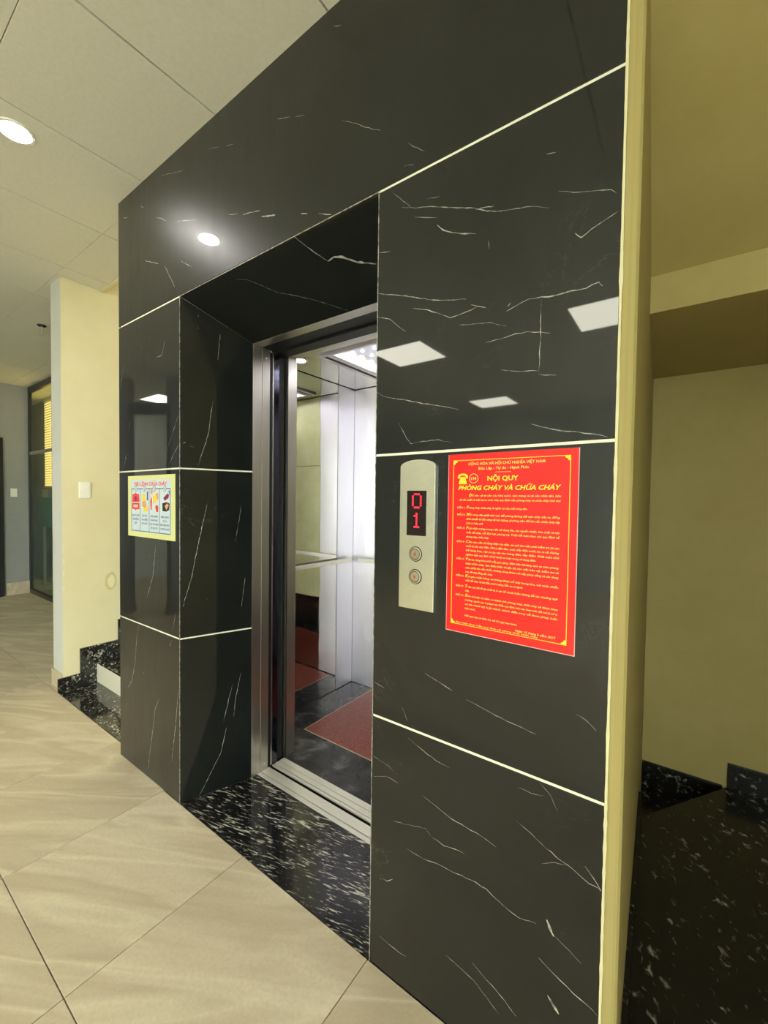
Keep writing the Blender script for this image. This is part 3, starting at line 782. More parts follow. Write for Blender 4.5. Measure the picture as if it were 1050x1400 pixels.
# ---- unseen shell added around the building to block sky light
struct(MB().box(-7.3, 4.0, -6.6, 2.9, -0.56, -0.46).build('shell_base', 'grey'), 'unseen base slab of the added light-blocking shell', 'shell_base')
struct(MB().box(-7.3, 4.0, -6.6, 2.9, 4.4, 4.5).build('shell_top', 'grey'), 'unseen top slab of the added light-blocking shell', 'shell_top')
for nm, b in (('shell_wall_left', (-7.3, -7.2, -6.6, 2.9, -0.46, 4.4)), ('shell_wall_rear', (-7.2, 4.0, -6.6, -6.52, -0.46, 4.4)), ('shell_wall_back', (-7.2, 4.0, 2.8, 2.9, -0.46, 4.4)),
              ('shell_wall_right', (3.92, 4.0, -6.52, 2.8, ZC + 0.06, 4.4))):
    struct(MB().box(*b).build(nm, 'grey'), nm.split('_')[2] + ' wall of the added unseen light-blocking shell', 'wall')
struct(MB().box(3.92, 4.0, -6.52, 2.8, -0.46, -0.4).box(3.92, 4.0, 1.8, 2.8, -0.4, ZC + 0.06).box(3.92, 4.0, -6.52, -6.4, -0.4, ZC + 0.06).box(3.92, 4.0, -6.2, -2.6, -0.4, -0.001).build('shell_wall_street', 'grey'), 'street side wall of the added light-blocking shell', 'wall')
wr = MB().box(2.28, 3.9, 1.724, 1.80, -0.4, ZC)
wall_back = struct(wr.build('wall_back', 'yellow_shaded'), 'yellow rear wall of the stair recess, shade in its colour', 'wall')
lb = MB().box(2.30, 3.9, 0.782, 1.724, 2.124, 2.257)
struct(lb.build('trim_3', 'yellow_shaded', bevel=0.002), 'yellow beam and slab underside across the stair recess, shade in its colour', 'beam')
so = MB()
ys = [(0.012, 2.685, ZC), (0.782, 2.255, ZC)]
vs4 = []
for y, za, zb in ys:
    vs4 += [(xr(y) - 0.012, y, za), (3.9, y, za), (3.9, y, zb), (xr(y) - 0.012, y, zb)]
so.add(vs4, [(0, 1, 2, 3), (7, 6, 5, 4), (0, 4, 5, 1), (3, 2, 6, 7), (0, 3, 7, 4), (1, 5, 6, 2)])
struct(so.build('trim_4', 'yellow_shaded'), 'sloping yellow underside of the upper stair flight, shade in its colour', 'stair soffit')
# ================================================================ stairs
# landing of the descending stair at the right, with a slanted first edge
st = empty('descending_staircase', (2.9, 0.9, 0.0))
tag(st, 'dark granite winder stair going down in the dim recess at the right', 'staircase')
MB().prism([(2.4335, 0.001), (3.299, 0.001), (3.299, 1.723), (2.732, 1.723), (xr(1.205) + 0.001, 1.205)], -0.03, 0.0).build('landing', 'granite3', st, bevel=0.002)
MB().prism([(xr(1.225) + 0.001, 1.225), (2.712, 1.7225), (2.70, 1.7225), (xr(1.24) + 0.001, 1.243)], -0.13, -0.03).build('riser', 'granite3', st)
MB().prism([(xr(1.22) + 0.001, 1.222), (2.72, 1.7225), (xr(1.7225) + 0.001, 1.7225)], -0.16, -0.13).build('tread', 'granite3', st, bevel=0.001)
# skirtings of the recess
def xs(y, t):
    return xr(y) + t
MB().prism([(xs(0.012, 0.0005), 0.012), (xs(0.012, 0.014), 0.012), (xs(1.20, 0.014), 1.20), (xs(1.20, 0.0005), 1.20)], 0.001, 0.126).build('skirting', 'granite3', st, bevel=0.001)
MB().box(2.730, 3.298, 1.709, 1.7235, 0.001, 0.128).build('skirting', 'granite3', st, bevel=0.001)
MB().box(2.362, 2.712, 1.709, 1.7235, -0.129, 0.004).build('skirting', 'granite3', st, bevel=0.001)

# the rising stair between the yellow wall and the shaft
su = empty('rising_staircase', (-0.585, 0.3, 0.0))
tag(su, 'black granite stair with white riser going up behind the marble pillar', 'staircase')
MB().box(-1.169, -0.002, 0.054, 0.312, -0.02, 0.001).build('tread', 'granite2', su, bevel=0.0006, seg=1)
for k in range(5):
    y0 = 0.30 + 0.262 * k; z0 = 0.166 * k
    MB().box(-1.155, -0.001, y0, y0 + 0.02, z0 + 0.001, z0 + 0.147).build('riser', 'white', su)
    MB().box(-1.155, -0.001, y0 - 0.006, y0 + 0.275, z0 + 0.148, z0 + 0.166).build('tread', 'granite2', su, bevel=0.002)
# stepped skirting on the yellow wall
prof = [(0.05, 0.0)]
prof = [(0.05, 0.0), (0.05, 0.1), (0.19, 0.1)]
for k in range(5):
    yk = 0.19 + 0.262 * k; zk = 0.1 + 0.166 * k
    prof += [(yk, zk + 0.188 if k == 0 else zk + 0.166 + 0.022), (yk + 0.262, zk + 0.188)]
prof += [(1.6, 0.0)]
prof = [(y, z) for y, z in prof]
mb = MB().extrude([(-1.1695, y, z) for y, z in prof], (0.014, 0, 0))
mb.build('skirting', 'granite2', su)

# ================================================================ lift
# ---- landing door frame
fr = empty('lift_door_frame', (1.196, 0.36, 0.0))
tag(fr, 'brushed steel frame around the open lift doorway', 'door frame')
for s, x in ((1, 0.747), (-1, 1.645)):
    a, b = sorted((x, x - s * 0.011))
    MB().box(a, b, 0.3125, 0.368, 0.0, 2.213).build('jamb', 'steel', fr, bevel=0.0008)
    a, b = sorted((x + s * 0.0015, x - s * 0.011))
    MB().box(a, b, 0.3695, 0.4165, 0.0, 2.213).build('jamb_return', 'steel', fr, bevel=0.0008)
    a, b = sorted((x + s * 0.0005, x - s * 0.008))
    MB().box(a, b, 0.4175, 0.434, 0.0, 2.2).build('seal', 'dark', fr)
    a, b = sorted((x + s * 0.004, x + s * 0.0012))
    for z in (0.035, 2.165):
        MB().cyl((a, 0.395, z), (b, 0.395, z), 0.005, n=12).build('screw', 'alu', fr)
MB().box(0.736, 1.656, 0.3125, 0.368, 2.2135, 2.2245).build('head', 'steel', fr, bevel=0.0008)
MB().box(0.736, 1.656, 0.3685, 0.45, 2.214, 2.235).build('head_lining', 'dark', fr)
MB().box(0.745, 1.647, 0.455, 0.525, 2.205, 2.30).build('door_track', 'dark', fr)
# landing sill with its grooves
MB().box(0.748, 1.644, 0.35, 0.427, -0.03, -0.004).build('sill_base', 'dark', fr)
for a, b in ((0.3505, 0.371), (0.3765, 0.4035), (0.4045, 0.4265)):
    MB().box(0.748, 1.644, a, b, -0.02, 0.002 if b < 0.41 else 0.001).build('sill_rail', 'alu', fr, bevel=0.0008)
# ---- door leaves slid open
for nm, x0, x1, lab in (('landing', 0.30, 0.745, 'left landing'), ('landing', 1.647, 2.09, 'right landing')):
    left = x0 < 1
    d = empty('lift_door_leaf', ((x0 + x1) / 2, 0.46, 0.0))
    tag(d, 'dark steel landing door leaf slid open at the ' + ('left' if left else 'right') + ' of the doorway', 'door', 'landing door leaves')
    MB().box(x0, x1, 0.445, 0.482, 0.006, 2.2).build('leaf', 'darkmetal', d, bevel=0.002)
    xe = x1 if left else x0
    MB().box(xe - 0.0015, xe + 0.0015, 0.437, 0.444, 0.006, 2.2).build('edge_strip', 'steel', d)

# ---- car
car = empty('lift_car', (1.198, 1.05, 0.0))
tag(car, 'open lift car with mirror steel walls and red floor inlay', 'lift car')
CX0, CX1, CY0, CY1, CZ = 0.410, 1.985, 0.602, 1.506, 2.293
for a, b in ((0.447, 0.460), (0.4655, 0.492), (0.4965, 0.5295)):
    MB().box(0.748, 1.644, a, b, -0.02, 0.002).build('sill_rail', 'alu', car, bevel=0.0008)
MB().box(0.748, 1.644, 0.446, 0.53, -0.03, -0.006).build('sill_base', 'dark', car)
MB().box(CX0 - 0.02, CX1 + 0.02, 0.531, CY1 + 0.02, -0.05, 0.0).build('car_floor', 'carfloor', car)
inl = MB().box(0.627, 1.768, 0.802, 1.495, 0.0003, 0.0018).build('floor_inlay', 'redstone', car)
mb = MB()
for b in ((0.622, 0.627, 0.797, 1.495), (1.768, 1.773, 0.797, 1.495), (0.622, 1.773, 0.797, 0.802)):
    mb.box(b[0], b[1], b[2], b[3], 0.0003, 0.0022)
mb.build('inlay_trim', plain('inlay_trim_metal', srgb(190, 170, 140), 0.4), inl)
for s, (x0, x1) in ((1, (CX0, 0.75)), (-1, (1.645, CX1))):
    o = MB().box(x0, x1, 0.532, 0.602, 0.001, CZ).build('front_return', 'steel', car, bevel=0.0012)
    xx = (0.7515, 0.7545) if s > 0 else (1.6405, 1.6435)
    MB().box(xx[0], xx[1], 0.531, 0.536, 0.003, 2.217).build('edge_strip', 'dark', o)
    leaf = (0.33, 0.735) if s > 0 else (1.66, 2.05)
    MB().box(leaf[0], leaf[1], 0.4905, 0.522, 0.006, 2.2).build('car_door_leaf', 'dark', car, bevel=0.002)
MB().box(0.7505, 1.6445, 0.532, 0.602, 2.217, CZ).build('transom', 'steel', car, bevel=0.0012)
def cpanel(mat, name, *b):
    return MB().box(*b).build(name, mat, car, bevel=0.0012)
for x0, x1 in ((CX0 - 0.016, CX0), (CX1, CX1 + 0.016)):
    cpanel('steel_cool', 'wall_panel', x0, x1, 0.603, 0.7185, 0.004, CZ - 0.004)
    cpanel('mirror', 'mirror_panel', x0 + (-0.002 if x0 < 1 else 0.002), x1 + (-0.002 if x0 < 1 else 0.002), 0.7215, 1.319, 0.004, CZ - 0.004)
    cpanel('steel_cool', 'wall_panel', x0, x1, 1.322, CY1, 0.004, CZ - 0.004)
cpanel('steel_cool', 'wall_panel', CX0 + 0.001, 0.7685, CY1 + 0.0005, CY1 + 0.016, 0.004, CZ - 0.004)
cpanel('reflection_tint', 'reflection_panel', 0.7715, 1.6235, CY1 + 0.0025, CY1 + 0.018, 1.722, CZ - 0.004)
cpanel('reflection_tint', 'reflection_panel', 0.7715, 1.6235, CY1 + 0.0025, CY1 + 0.018, 0.62, 1.718)
cpanel('mirror', 'mirror_panel', 0.7715, 1.6235, CY1 + 0.0025, CY1 + 0.018, 0.004, 0.616)
cpanel('steel_cool', 'wall_panel', 1.6265, CX1 - 0.001, CY1 + 0.0005, CY1 + 0.016, 0.004, CZ - 0.004)
MB().box(CX0 - 0.02, CX1 + 0.02, CY1 + 0.02, CY1 + 0.03, 0.0, CZ).box(CX0 - 0.03, CX0 - 0.02, 0.535, CY1 + 0.03, 0, CZ).box(CX1 + 0.02, CX1 + 0.03, 0.535, CY1 + 0.03, 0, CZ).build('car_shell', 'dark', car)
# ceiling sheet around the light box
LX0, LX1, LY0, LY1 = 0.73, 1.665, 0.785, 1.42
mb = MB()
for b in ((CX0 - 0.01, LX0, 0.532, CY1 + 0.015), (LX1, CX1 + 0.01, 0.532, CY1 + 0.015), (LX0, LX1, 0.532, LY0), (LX0, LX1, LY1, CY1 + 0.015)):
    mb.box(b[0], b[1], b[2], b[3], CZ, CZ + 0.012)
mb.build('car_ceiling', 'mirror', car)
lb = MB()
for b in ((LX0, LX0 + 0.03, LY0, LY1), (LX1 - 0.03, LX1, LY0, LY1), (LX0 + 0.03, LX1 - 0.03, LY0, LY0 + 0.02), (LX0 + 0.03, LX1 - 0.03, LY1 - 0.03, LY1)):
    lb.box(b[0], b[1], b[2], b[3], CZ - 0.012, CZ + 0.09)
lbo = lb.build('light_box', 'steel_cool', car, bevel=0.001)
for b in ((LX0 + 0.031, LX0 + 0.052), (LX1 - 0.052, LX1 - 0.031)):
    MB().box(b[0], b[1], LY0 + 0.021, LY1 - 0.031, CZ - 0.004, CZ + 0.08).build('shadow_gap', 'dark', lbo)
for b in ((LX0 + 0.053, LX0 + 0.10), (LX1 - 0.10, LX1 - 0.053)):
    MB().box(b[0], b[1], LY0 + 0.021, LY1 - 0.031, CZ - 0.01, CZ + 0.08).build('inner_rail', 'steel', lbo)
MB().box(LX0 + 0.10, LX1 - 0.10, LY0 + 0.02, LY1 - 0.03, CZ + 0.07, CZ + 0.085).build('light_sheet', 'car_light', lbo)
mb = MB()
for i in range(8):
    for j in range(6):
        x = LX0 + 0.14 + i * 0.092; y = LY0 + 0.055 + j * 0.094
        mb.cyl((x, y, CZ + 0.07), (x, y, CZ + 0.066), 0.010, n=12)
mb.build('light_dots', 'car_dot', lbo)['kind'] = 'stuff'
for x in (0.575, 1.82):
    o = MB().lathe((x, 0.783, CZ - 0.004), [(0.046, 0.006), (0.046, 0.0), (0.034, 0.0), (0.032, 0.005)], 24).build('downlight_ring', 'alu', car)
    MB().cyl((x, 0.783, CZ - 0.0005), (x, 0.783, CZ - 0.003), 0.031, n=24).build('lens', 'down_light', o)
# handrails: flat bars on short brackets
def rail(p0, p1, nrm):
    p0 = Vector(p0); p1 = Vector(p1); nrm = Vector(nrm)
    mb = MB()
    d = (p1 - p0).normalized()
    a = nrm * 0.008; u = Vector((0, 0, 0.015))
    vs = []
    for p in (p0, p1):
        vs += [p + a + u, p - a + u, p - a - u, p + a - u]
    mb.add(vs, [(0, 1, 2, 3), (7, 6, 5, 4), (0, 4, 5, 1), (1, 5, 6, 2), (2, 6, 7, 3), (3, 7, 4, 0)])
    o = mb.build('handrail', 'alu', car, bevel=0.003)
    for t in (0.12, 0.88):
        q = p0.lerp(p1, t)
        MB().cyl(q - nrm * 0.005, q - nrm * 0.040, 0.008, n=12).build('bracket', 'steel', o)
rail((0.450, 0.66, 0.982), (0.450, 1.44, 0.982), (1, 0, 0))
rail((1.945, 0.66, 0.982), (1.945, 1.44, 0.982), (-1, 0, 0))
rail((0.50, 1.466, 0.982), (1.895, 1.466, 0.982), (0, -1, 0))

# ================================================================ call plate
cp = empty('lift_call_plate', (1.914, 0.0, 1.133))
tag(cp, 'brushed steel lift call plate with red floor display beside the red notice', 'call plate')
x0, x1, zb, zt = 1.857, 1.971, 1.133, 1.536
outl = [(x0, zb), (x1, zb), (x1, zt)]
for i in range(1, 12):
    t = math.pi * i / 12
    outl.append(((x0 + x1) / 2 + (x1 - x0) / 2 * math.cos(t), zt + 0.019 * math.sin(t)))
outl.append((x0, zt))
MB().extrude([(x, -0.009, z) for x, z in outl], (0, 0.0085, 0)).build('plate', 'plate', cp, bevel=0.0012)
dsp = MB().box(1.882, 1.945, -0.0105, -0.0088, 1.342, 1.468).build('display', 'screen', cp)
FONT = {'0': ['01110', '10001', '10001', '10001', '10001', '10001', '01110'],
        '1': ['00100', '01100', '00100', '00100', '00100', '00100', '01110']}
for ch, zc in (('0', 1.4395), ('1', 1.385)):
    mb = MB()
    for r, row in enumerate(FONT[ch]):
        for c, v in enumerate(row):
            if v == '1':
                x = 1.9145 + (c - 2) * 0.0064; z = zc + (3 - r) * 0.0062
                mb.cyl((x, -0.0105, z), (x, -0.0112, z), 0.0027, n=8)
    mb.build('digit', 'led', dsp)
for zc, up in ((1.290, 1), (1.226, -1)):
    ring = MB().lathe((1.912, -0.009, zc), [(0.019, 0.0), (0.019, -0.003), (0.0165, -0.0036), (0.0155, -0.002), (0.0155, 0.0)], 28, 'y').build('button_ring', 'steel', cp, smooth=False)
    MB().cyl((1.912, -0.0088, zc), (1.912, -0.0096, zc), 0.0215, n=28).build('button_shadow_ring', 'dark', ring)
    b = MB().lathe((1.912, -0.009, zc), [(0.0138, 0.0), (0.0138, -0.0036), (0.0125, -0.0042)], 28, 'y').build('button', 'button', cp)
    MB().extrude([(1.912, -0.0135, zc + up * 0.0065), (1.912 - 0.0048, -0.0135, zc - up * 0.005), (1.912, -0.0135, zc - up * 0.0015), (1.912 + 0.0048, -0.0135, zc - up * 0.005)], (0, 0.0006, 0)).build('arrow', 'arrow', b)

# ================================================================ notices
txt_curve = bpy.data.curves.new('lettering', 'FONT')
txt_obj = bpy.data.objects.new('lettering', txt_curve)
COL.objects.link(txt_obj)
txt_curve.resolution_u = 2
def text(mb, s, x, z, y, h, width=None, align='l', bold=0.0, shear=0.0, mi=0, maxw=None):
    """one line of flat lettering on a wall plane facing -y; h is the cap height"""
    txt_curve.body = s
    txt_curve.size = 1.0
    txt_curve.offset = bold
    txt_curve.shear = shear
    bpy.context.view_layer.update()
    dg = bpy.context.evaluated_depsgraph_get()
    me = bpy.data.meshes.new_from_object(txt_obj.evaluated_get(dg))
    vs = [v.co.copy() for v in me.vertices]
    fs = [tuple(p.vertices) for p in me.polygons]
    bpy.data.meshes.remove(me)
    if not vs:
        return 0
    xa = min(v.x for v in vs); xb = max(v.x for v in vs)
    sc = h / 0.73
    w = (xb - xa) * sc
    kx = sc * (width / w if width else (min(1.0, maxw / w) if maxw else 1.0))
    w = (xb - xa) * kx
    ox = x if align == 'l' else (x - w / 2 if align == 'c' else x - w)
    mb.add([(ox + (v.x - xa) * kx, y, z + v.y * sc) for v in vs], fs, mi)
    return w

# ---- red fire-safety notice
rn = empty('fire_safety_notice', (2.168, 0.0, 1.095))
tag(rn, 'large red fire safety notice with yellow Vietnamese lettering beside the call plate', 'notice')
px0, px1, pz0, pz1 = 2.009, 2.330, 1.095, 1.5635
MB().box(px0, px1, -0.0035, -0.0002, pz0, pz1).build('board', 'red', rn)
mb = MB()
for b in ((px0 - 0.001, px0, pz0, pz1), (px1, px1 + 0.0012, pz0, pz1), (px0 - 0.001, px1 + 0.0012, pz0 - 0.0016, pz0)):
    mb.box(b[0], b[1], -0.0036, -0.0002, b[2], b[3])
mb.build('board_edge', 'pinkedge', rn)
PW, PH = px1 - px0, pz1 - pz0
YT = -0.0039
def U(u): return px0 + u * PW
def W(v): return pz1 - v * PH
mb = MB()
bu0, bu1, bv0, bv1 = 0.042, 0.949, 0.034, 0.958
def bar(mb, xa, xb, za, zb, y=YT, mi=0):
    mb.add([(xa, y, za), (xb, y, za), (xb, y, zb), (xa, y, zb)], [(0, 1, 2, 3)], mi)
t = 0.0016
bar(mb, U(bu0), U(bu0) + t, W(bv1), W(bv0)); bar(mb, U(bu1) - t, U(bu1), W(bv1), W(bv0))
bar(mb, U(bu0), U(bu1), W(bv0) - t, W(bv0)); bar(mb, U(bu0), U(bu1), W(bv1), W(bv1) + t)
for cx, sx in ((U(bu0), 1), (U(bu1), -1)):
    for cz, sz in ((W(bv0), -1), (W(bv1), 1)):
        # fan-shaped corner ornament
        prev = None
        L = 0.0165
        pts = [(0, 0), (L, 0), (L * 0.72, L * 0.16), (L * 0.66, L * 0.34), (L * 0.46, L * 0.40), (L * 0.42, L * 0.42), (L * 0.40, L * 0.46), (L * 0.34, L * 0.66), (L * 0.16, L * 0.72), (0, L)]
        MB().add([(cx + sx * a, YT - 0.0001, cz + sz * b) for a, b in pts], [tuple(range(len(pts)))]).build('corner_ornament', 'gold', rn)
mb.build('border', 'gold', rn)
# telephone and the emergency number in a ring
mb = MB()
tx, tz = U(0.128), W(0.135)
hand = []
for i in range(13):
    a = math.pi * i / 12
    hand.append((tx + 0.0145 * math.cos(a), tz + 0.004 + 0.0085 * math.sin(a)))
for i in range(12, -1, -1):
    a = math.pi * i / 12
    hand.append((tx + 0.0085 * math.cos(a), tz + 0.003 + 0.0045 * math.sin(a)))
for i in range(12):
    mb.add([(hand[i][0], YT, hand[i][1]), (hand[i + 1][0], YT, hand[i + 1][1]), (hand[24 - i][0], YT, hand[24 - i][1]), (hand[25 - i][0], YT, hand[25 - i][1])], [(0, 1, 2, 3)])
bd = [(-0.0115, -0.0155), (0.0115, -0.0155), (0.0115, -0.0125), (0.0062, 0.0035), (-0.0062, 0.0035), (-0.0115, -0.0125)]
mb.add([(tx + a, YT, tz + b) for a, b in bd], [tuple(range(6))])
bar(mb, tx - 0.0145, tx - 0.0075, tz - 0.0005, tz + 0.005); bar(mb, tx + 0.0075, tx + 0.0145, tz - 0.0005, tz + 0.005)
mb.build('telephone_symbol', 'gold', rn)
mb = MB()
cx, cz = U(0.222), W(0.137)
n = 28
vs = []
for r in (0.0125, 0.0112):
    for i in range(n):
        a = 2 * math.pi * i / n
        vs.append((cx + r * math.cos(a), YT, cz + r * math.sin(a)))
mb.add(vs, [(i, (i + 1) % n, n + (i + 1) % n, n + i) for i in range(n)])
text(mb, '114', cx, cz - 0.0038, YT, 0.0078, align='c', bold=0.03)
mb.build('emergency_number', 'paleyellow', rn)
mb = MB()
text(mb, 'CỘNG HÒA XÃ HỘI CHỦ NGHĨA VIỆT NAM', U(0.475), W(0.064), YT, 0.0068, width=PW * 0.60, align='c', bold=0.012)
text(mb, 'Độc Lập - Tự do - Hạnh Phúc', U(0.46), W(0.090), YT, 0.0066, width=PW * 0.40, align='c', bold=0.012)
bar(mb, U(0.40), U(0.525), W(0.106), W(0.106) + 0.0008)
mb.build('heading', 'paleyellow', rn)
mb = MB()
text(mb, 'NỘI QUY', U(0.46), W(0.150), YT, 0.0118, width=PW * 0.245, align='c', bold=0.03)
text(mb, 'PHÒNG CHÁY VÀ CHỮA CHÁY', U(0.49), W(0.200), YT, 0.0115, width=PW * 0.80, align='c', bold=0.03, shear=0.25)
mb.build('title', 'gold', rn)
BODY = [
 (0.236, None, ['Để bảo vệ tài sản của Nhà nước, tính mạng và tài sản nhân dân, bảo', 'vệ sản xuất và trật tự an ninh. Nay quy định việc phòng cháy và chữa cháy như sau:'], 0),
 (0.303, 'ĐIỀU 1:', ['Phòng cháy chữa cháy là nghĩa vụ của mỗi công dân.'], 0.68),
 (0.342, 'ĐIỀU 2:', ['Mỗi công dân phải tích cực đề phòng không để nạn cháy xảy ra, đồng', 'thời chuẩn bị sẵn sàng về lực lượng, phương tiện để khi cần chữa cháy kịp', 'thời có hiệu quả.'], 0.2),
 (0.417, 'ĐIỀU 3:', ['Phải thận trọng trong việc sử dụng lửa, các nguồn nhiệt, hóa chất và các', 'chất dễ cháy, nổ độc hại, phóng xạ. Triệt để tuân theo các quy định về', 'phòng cháy, chữa cháy.'], 0.27),
 (0.493, 'ĐIỀU 4:', ['Cấm câu mắc sử dụng điện tùy tiện, sau giờ làm việc phải kiểm tra lại các', 'thiết bị tiêu thụ điện. Chú ý đến đèn, quạt, bếp điện trước lúc ra về. Không', 'để hàng hóa, vật tư áp sát vào bóng đèn, dây điện. Phải tuân thủ', 'nghiêm ngặt quy định về kỹ thuật an toàn trong sử dụng điện.'], 0.78),
 (0.590, 'ĐIỀU 5:', ['Vật tư, hàng hóa phải xếp gọn gàng, đảm bảo khoảng cách an toàn phòng', 'cháy chữa cháy, tạo điều kiện thuận lợi cho việc bảo vệ, kiểm tra và', 'cứu chữa khi cần thiết. Không dùng khóa mở nắp phuy xăng và các dung', 'môi dễ cháy bằng sắt, thép.'], 0.32),
 (0.685, 'ĐIỀU 6:', ['Khi giao nhận hàng, xe không được nổ máy trong kho, nơi chứa nhiều', 'chất dễ cháy và khi đậu phải hướng đầu xe ra ngoài.'], 0.65),
 (0.743, 'ĐIỀU 7:', ['Trên các lối đi lại nhất là ở các lối thoát hiểm không để các chướng ngại', 'vật.'], 0.05),
 (0.795, 'ĐIỀU 8:', ['Đơn vị hoặc cá nhân có thành tích phòng cháy, chữa cháy sẽ được khen', 'thưởng, người nào vi phạm các điều quy định trên tùy theo mức độ mà bị xử lý', 'từ thi hành kỷ luật hành chính đến truy tố theo pháp luật', 'hiện hành.'], 0.13),
]
mb = MB(); mi2 = MB()
for v, head, lines, last in BODY:
    if head:
        text(mb, head, U(0.083), W(v), YT, 0.0044, width=PW * 0.07, bold=0.012)
    for k, s in enumerate(lines):
        zv = W(v + 0.0235 * k)
        if head is None:
            u0, u1 = ((0.185, 0.89) if k == 0 else (0.10, 0.89))
        else:
            u0, u1 = 0.166, 0.885
        if k == 0:
            w = text(mi2, s[0], U(u0), zv - 0.0005, YT, 0.0078, bold=0.02, shear=0.2)
            s = s[1:]; ux = U(u0) + w + 0.0006
        else:
            ux = U(u0)
        full = U(u1) - ux
        if head and k == len(lines) - 1 and last:
            full = max(0.01, U(u0) + (u1 - u0) * PW * last - ux)
        text(mb, s, ux, zv, YT, 0.0047, width=full, bold=0.012, shear=0.15)
text(mb, 'Nội quy này có hiệu lực kể từ ngày ban hành.', U(0.166), W(0.906), YT, 0.0046, width=PW * 0.43, bold=0.012, shear=0.15)
text(mb, 'Ngày 15 tháng 5 năm 2017', U(0.875), W(0.937), YT, 0.0052, width=PW * 0.29, align='r', bold=0.012, shear=0.1)
text(mb, 'Ban hành theo mẫu quy định về phòng cháy, chữa cháy', U(0.09), W(0.949), YT, 0.0036, width=PW * 0.66, bold=0.012)
mb.build('body_text', 'paleyellow', rn)
tag(mi2.build('initial_lettering', 'gold', rn), kind='stuff')

# ---- yellow instruction poster on the left pillar
yp = empty('fire_instruction_poster', (0.353, 0.0, 1.235))
tag(yp, 'small yellow four-picture fire instruction poster on the left marble pillar', 'poster')
ax, bx_, az, bz = 0.112, 0.594, 1.235, 1.5495
MB().box(ax, bx_, -0.003, -0.0002, az, bz).build('sheet', 'lemon', yp)
YW, YH = bx_ - ax, bz - az
def U2(u): return ax + u * YW
def W2(v): return bz - v * YH
yt = -0.0034
mb = MB(); bar(mb, U2(0.07), U2(0.93), W2(0.92), W2(0.065), yt); mb.build('print_field', 'ice', yp)
mb = MB()
text(mb, 'TIÊU LỆNH CHỮA CHÁY', U2(0.5), W2(0.165), yt - 0.0004, YH * 0.058, width=YW * 0.70, align='c', bold=0.03)
mb.build('title', 'scarlet', yp)
mb = MB()
t = 0.0042
xsn = [0.085, 0.285, 0.485, 0.70, 0.915]
for u in xsn:
    bar(mb, U2(u) - t / 2, U2(u) + t / 2, W2(0.905), W2(0.215), yt - 0.0003)
bar(mb, U2(0.085), U2(0.915), W2(0.905) - t / 2, W2(0.905) + t / 2, yt - 0.0003)
bar(mb, U2(0.085), U2(0.915), W2(0.215) - t / 2, W2(0.215) + t / 2, yt - 0.0003)
mb.build('column_lines', 'blue', yp)
def disc(mb, cx, cz, r, y, n=20, sq=1.0, mi=0):
    mb.add([(cx + r * math.cos(2 * math.pi * i / n), y, cz + r * sq * math.sin(2 * math.pi * i / n)) for i in range(n)], [tuple(range(n))], mi)
def poly(mb, pts, y, mi=0):
    mb.add([(U2(a), y, W2(b)) for a, b in pts], [tuple(range(len(pts)))], mi)
cols = [(xsn[i] + xsn[i + 1]) / 2 for i in range(4)]
mb = MB(); num = MB()
for i, u in enumerate(cols):
    mb = MB(); disc(mb, U2(u), W2(0.215), 0.0155, yt - 0.0005, mi=1); disc(mb, U2(u), W2(0.215), 0.0132, yt - 0.0008, mi=0)
    mb.build('number_disc', ['ice', 'blue'], yp)
    text(num, str(i + 1), U2(u), W2(0.215) - 0.0075, yt - 0.0011, 0.015, align='c', bold=0.02)
tag(num.build('column_number', 'maroon', yp), kind='stuff')
# 1: alarm box with bell
mb = MB(); u = cols[0]
poly(mb, [(u - .075, .30), (u - .03, .30), (u, .275), (u + .03, .30), (u + .075, .30), (u + .085, .43), (u - .085, .43)], yt - .0004, 0)
poly(mb, [(u - .085, .445), (u + .085, .445), (u + .085, .55), (u + .02, .55), (u, .575), (u - .02, .55), (u - .085, .55)], yt - .0004, 0)
disc(mb, U2(u), W2(.375), .013, yt - .0007, mi=1); poly(mb, [(u - .05, .475), (u + .05, .475), (u + .05, .52), (u - .05, .52)], yt - .0007, 2)
mb.build('alarm_picture', ['scarlet', 'maroon', 'pinkedge'], yp)
# 2: hand pulling a knife switch
mb = MB(); u = cols[1]
poly(mb, [(u - .05, .30), (u + .01, .29), (u + .02, .40), (u - .05, .43)], yt - .0004, 0)
poly(mb, [(u - .055, .43), (u + .02, .40), (u + .045, .48), (u + .02, .52), (u - .05, .50)], yt - .0005, 1)
poly(mb, [(u + .05, .26), (u + .075, .26), (u + .075, .40), (u + .05, .40)], yt - .0004, 2)
poly(mb, [(u - .03, .51), (u + .07, .49), (u + .075, .575), (u - .02, .575)], yt - .0004, 0)
mb.build('switch_picture', ['amber', 'skin', 'blue'], yp)
# 3: figure with an extinguisher against flames
mb = MB(); u = cols[2]
poly(mb, [(u - .085, .42), (u - .06, .33), (u - .045, .40), (u - .055, .55), (u - .075, .55)], yt - .0004, 0)
poly(mb, [(u - .04, .30), (u, .34), (u + .03, .29), (u + .06, .38), (u + .03, .44), (u - .02, .44)], yt - .0005, 1)
poly(mb, [(u + .03, .29), (u + .09, .28), (u + .085, .38), (u + .06, .38)], yt - .0004, 2)
poly(mb, [(u + .02, .50), (u + .055, .46), (u + .085, .50), (u + .08, .58), (u + .045, .58)], yt - .0004, 0)
disc(mb, U2(u - .055), W2(.265), .012, yt - .0006, mi=2)
mb.build('extinguisher_picture', ['scarlet', 'amber', 'skin'], yp)
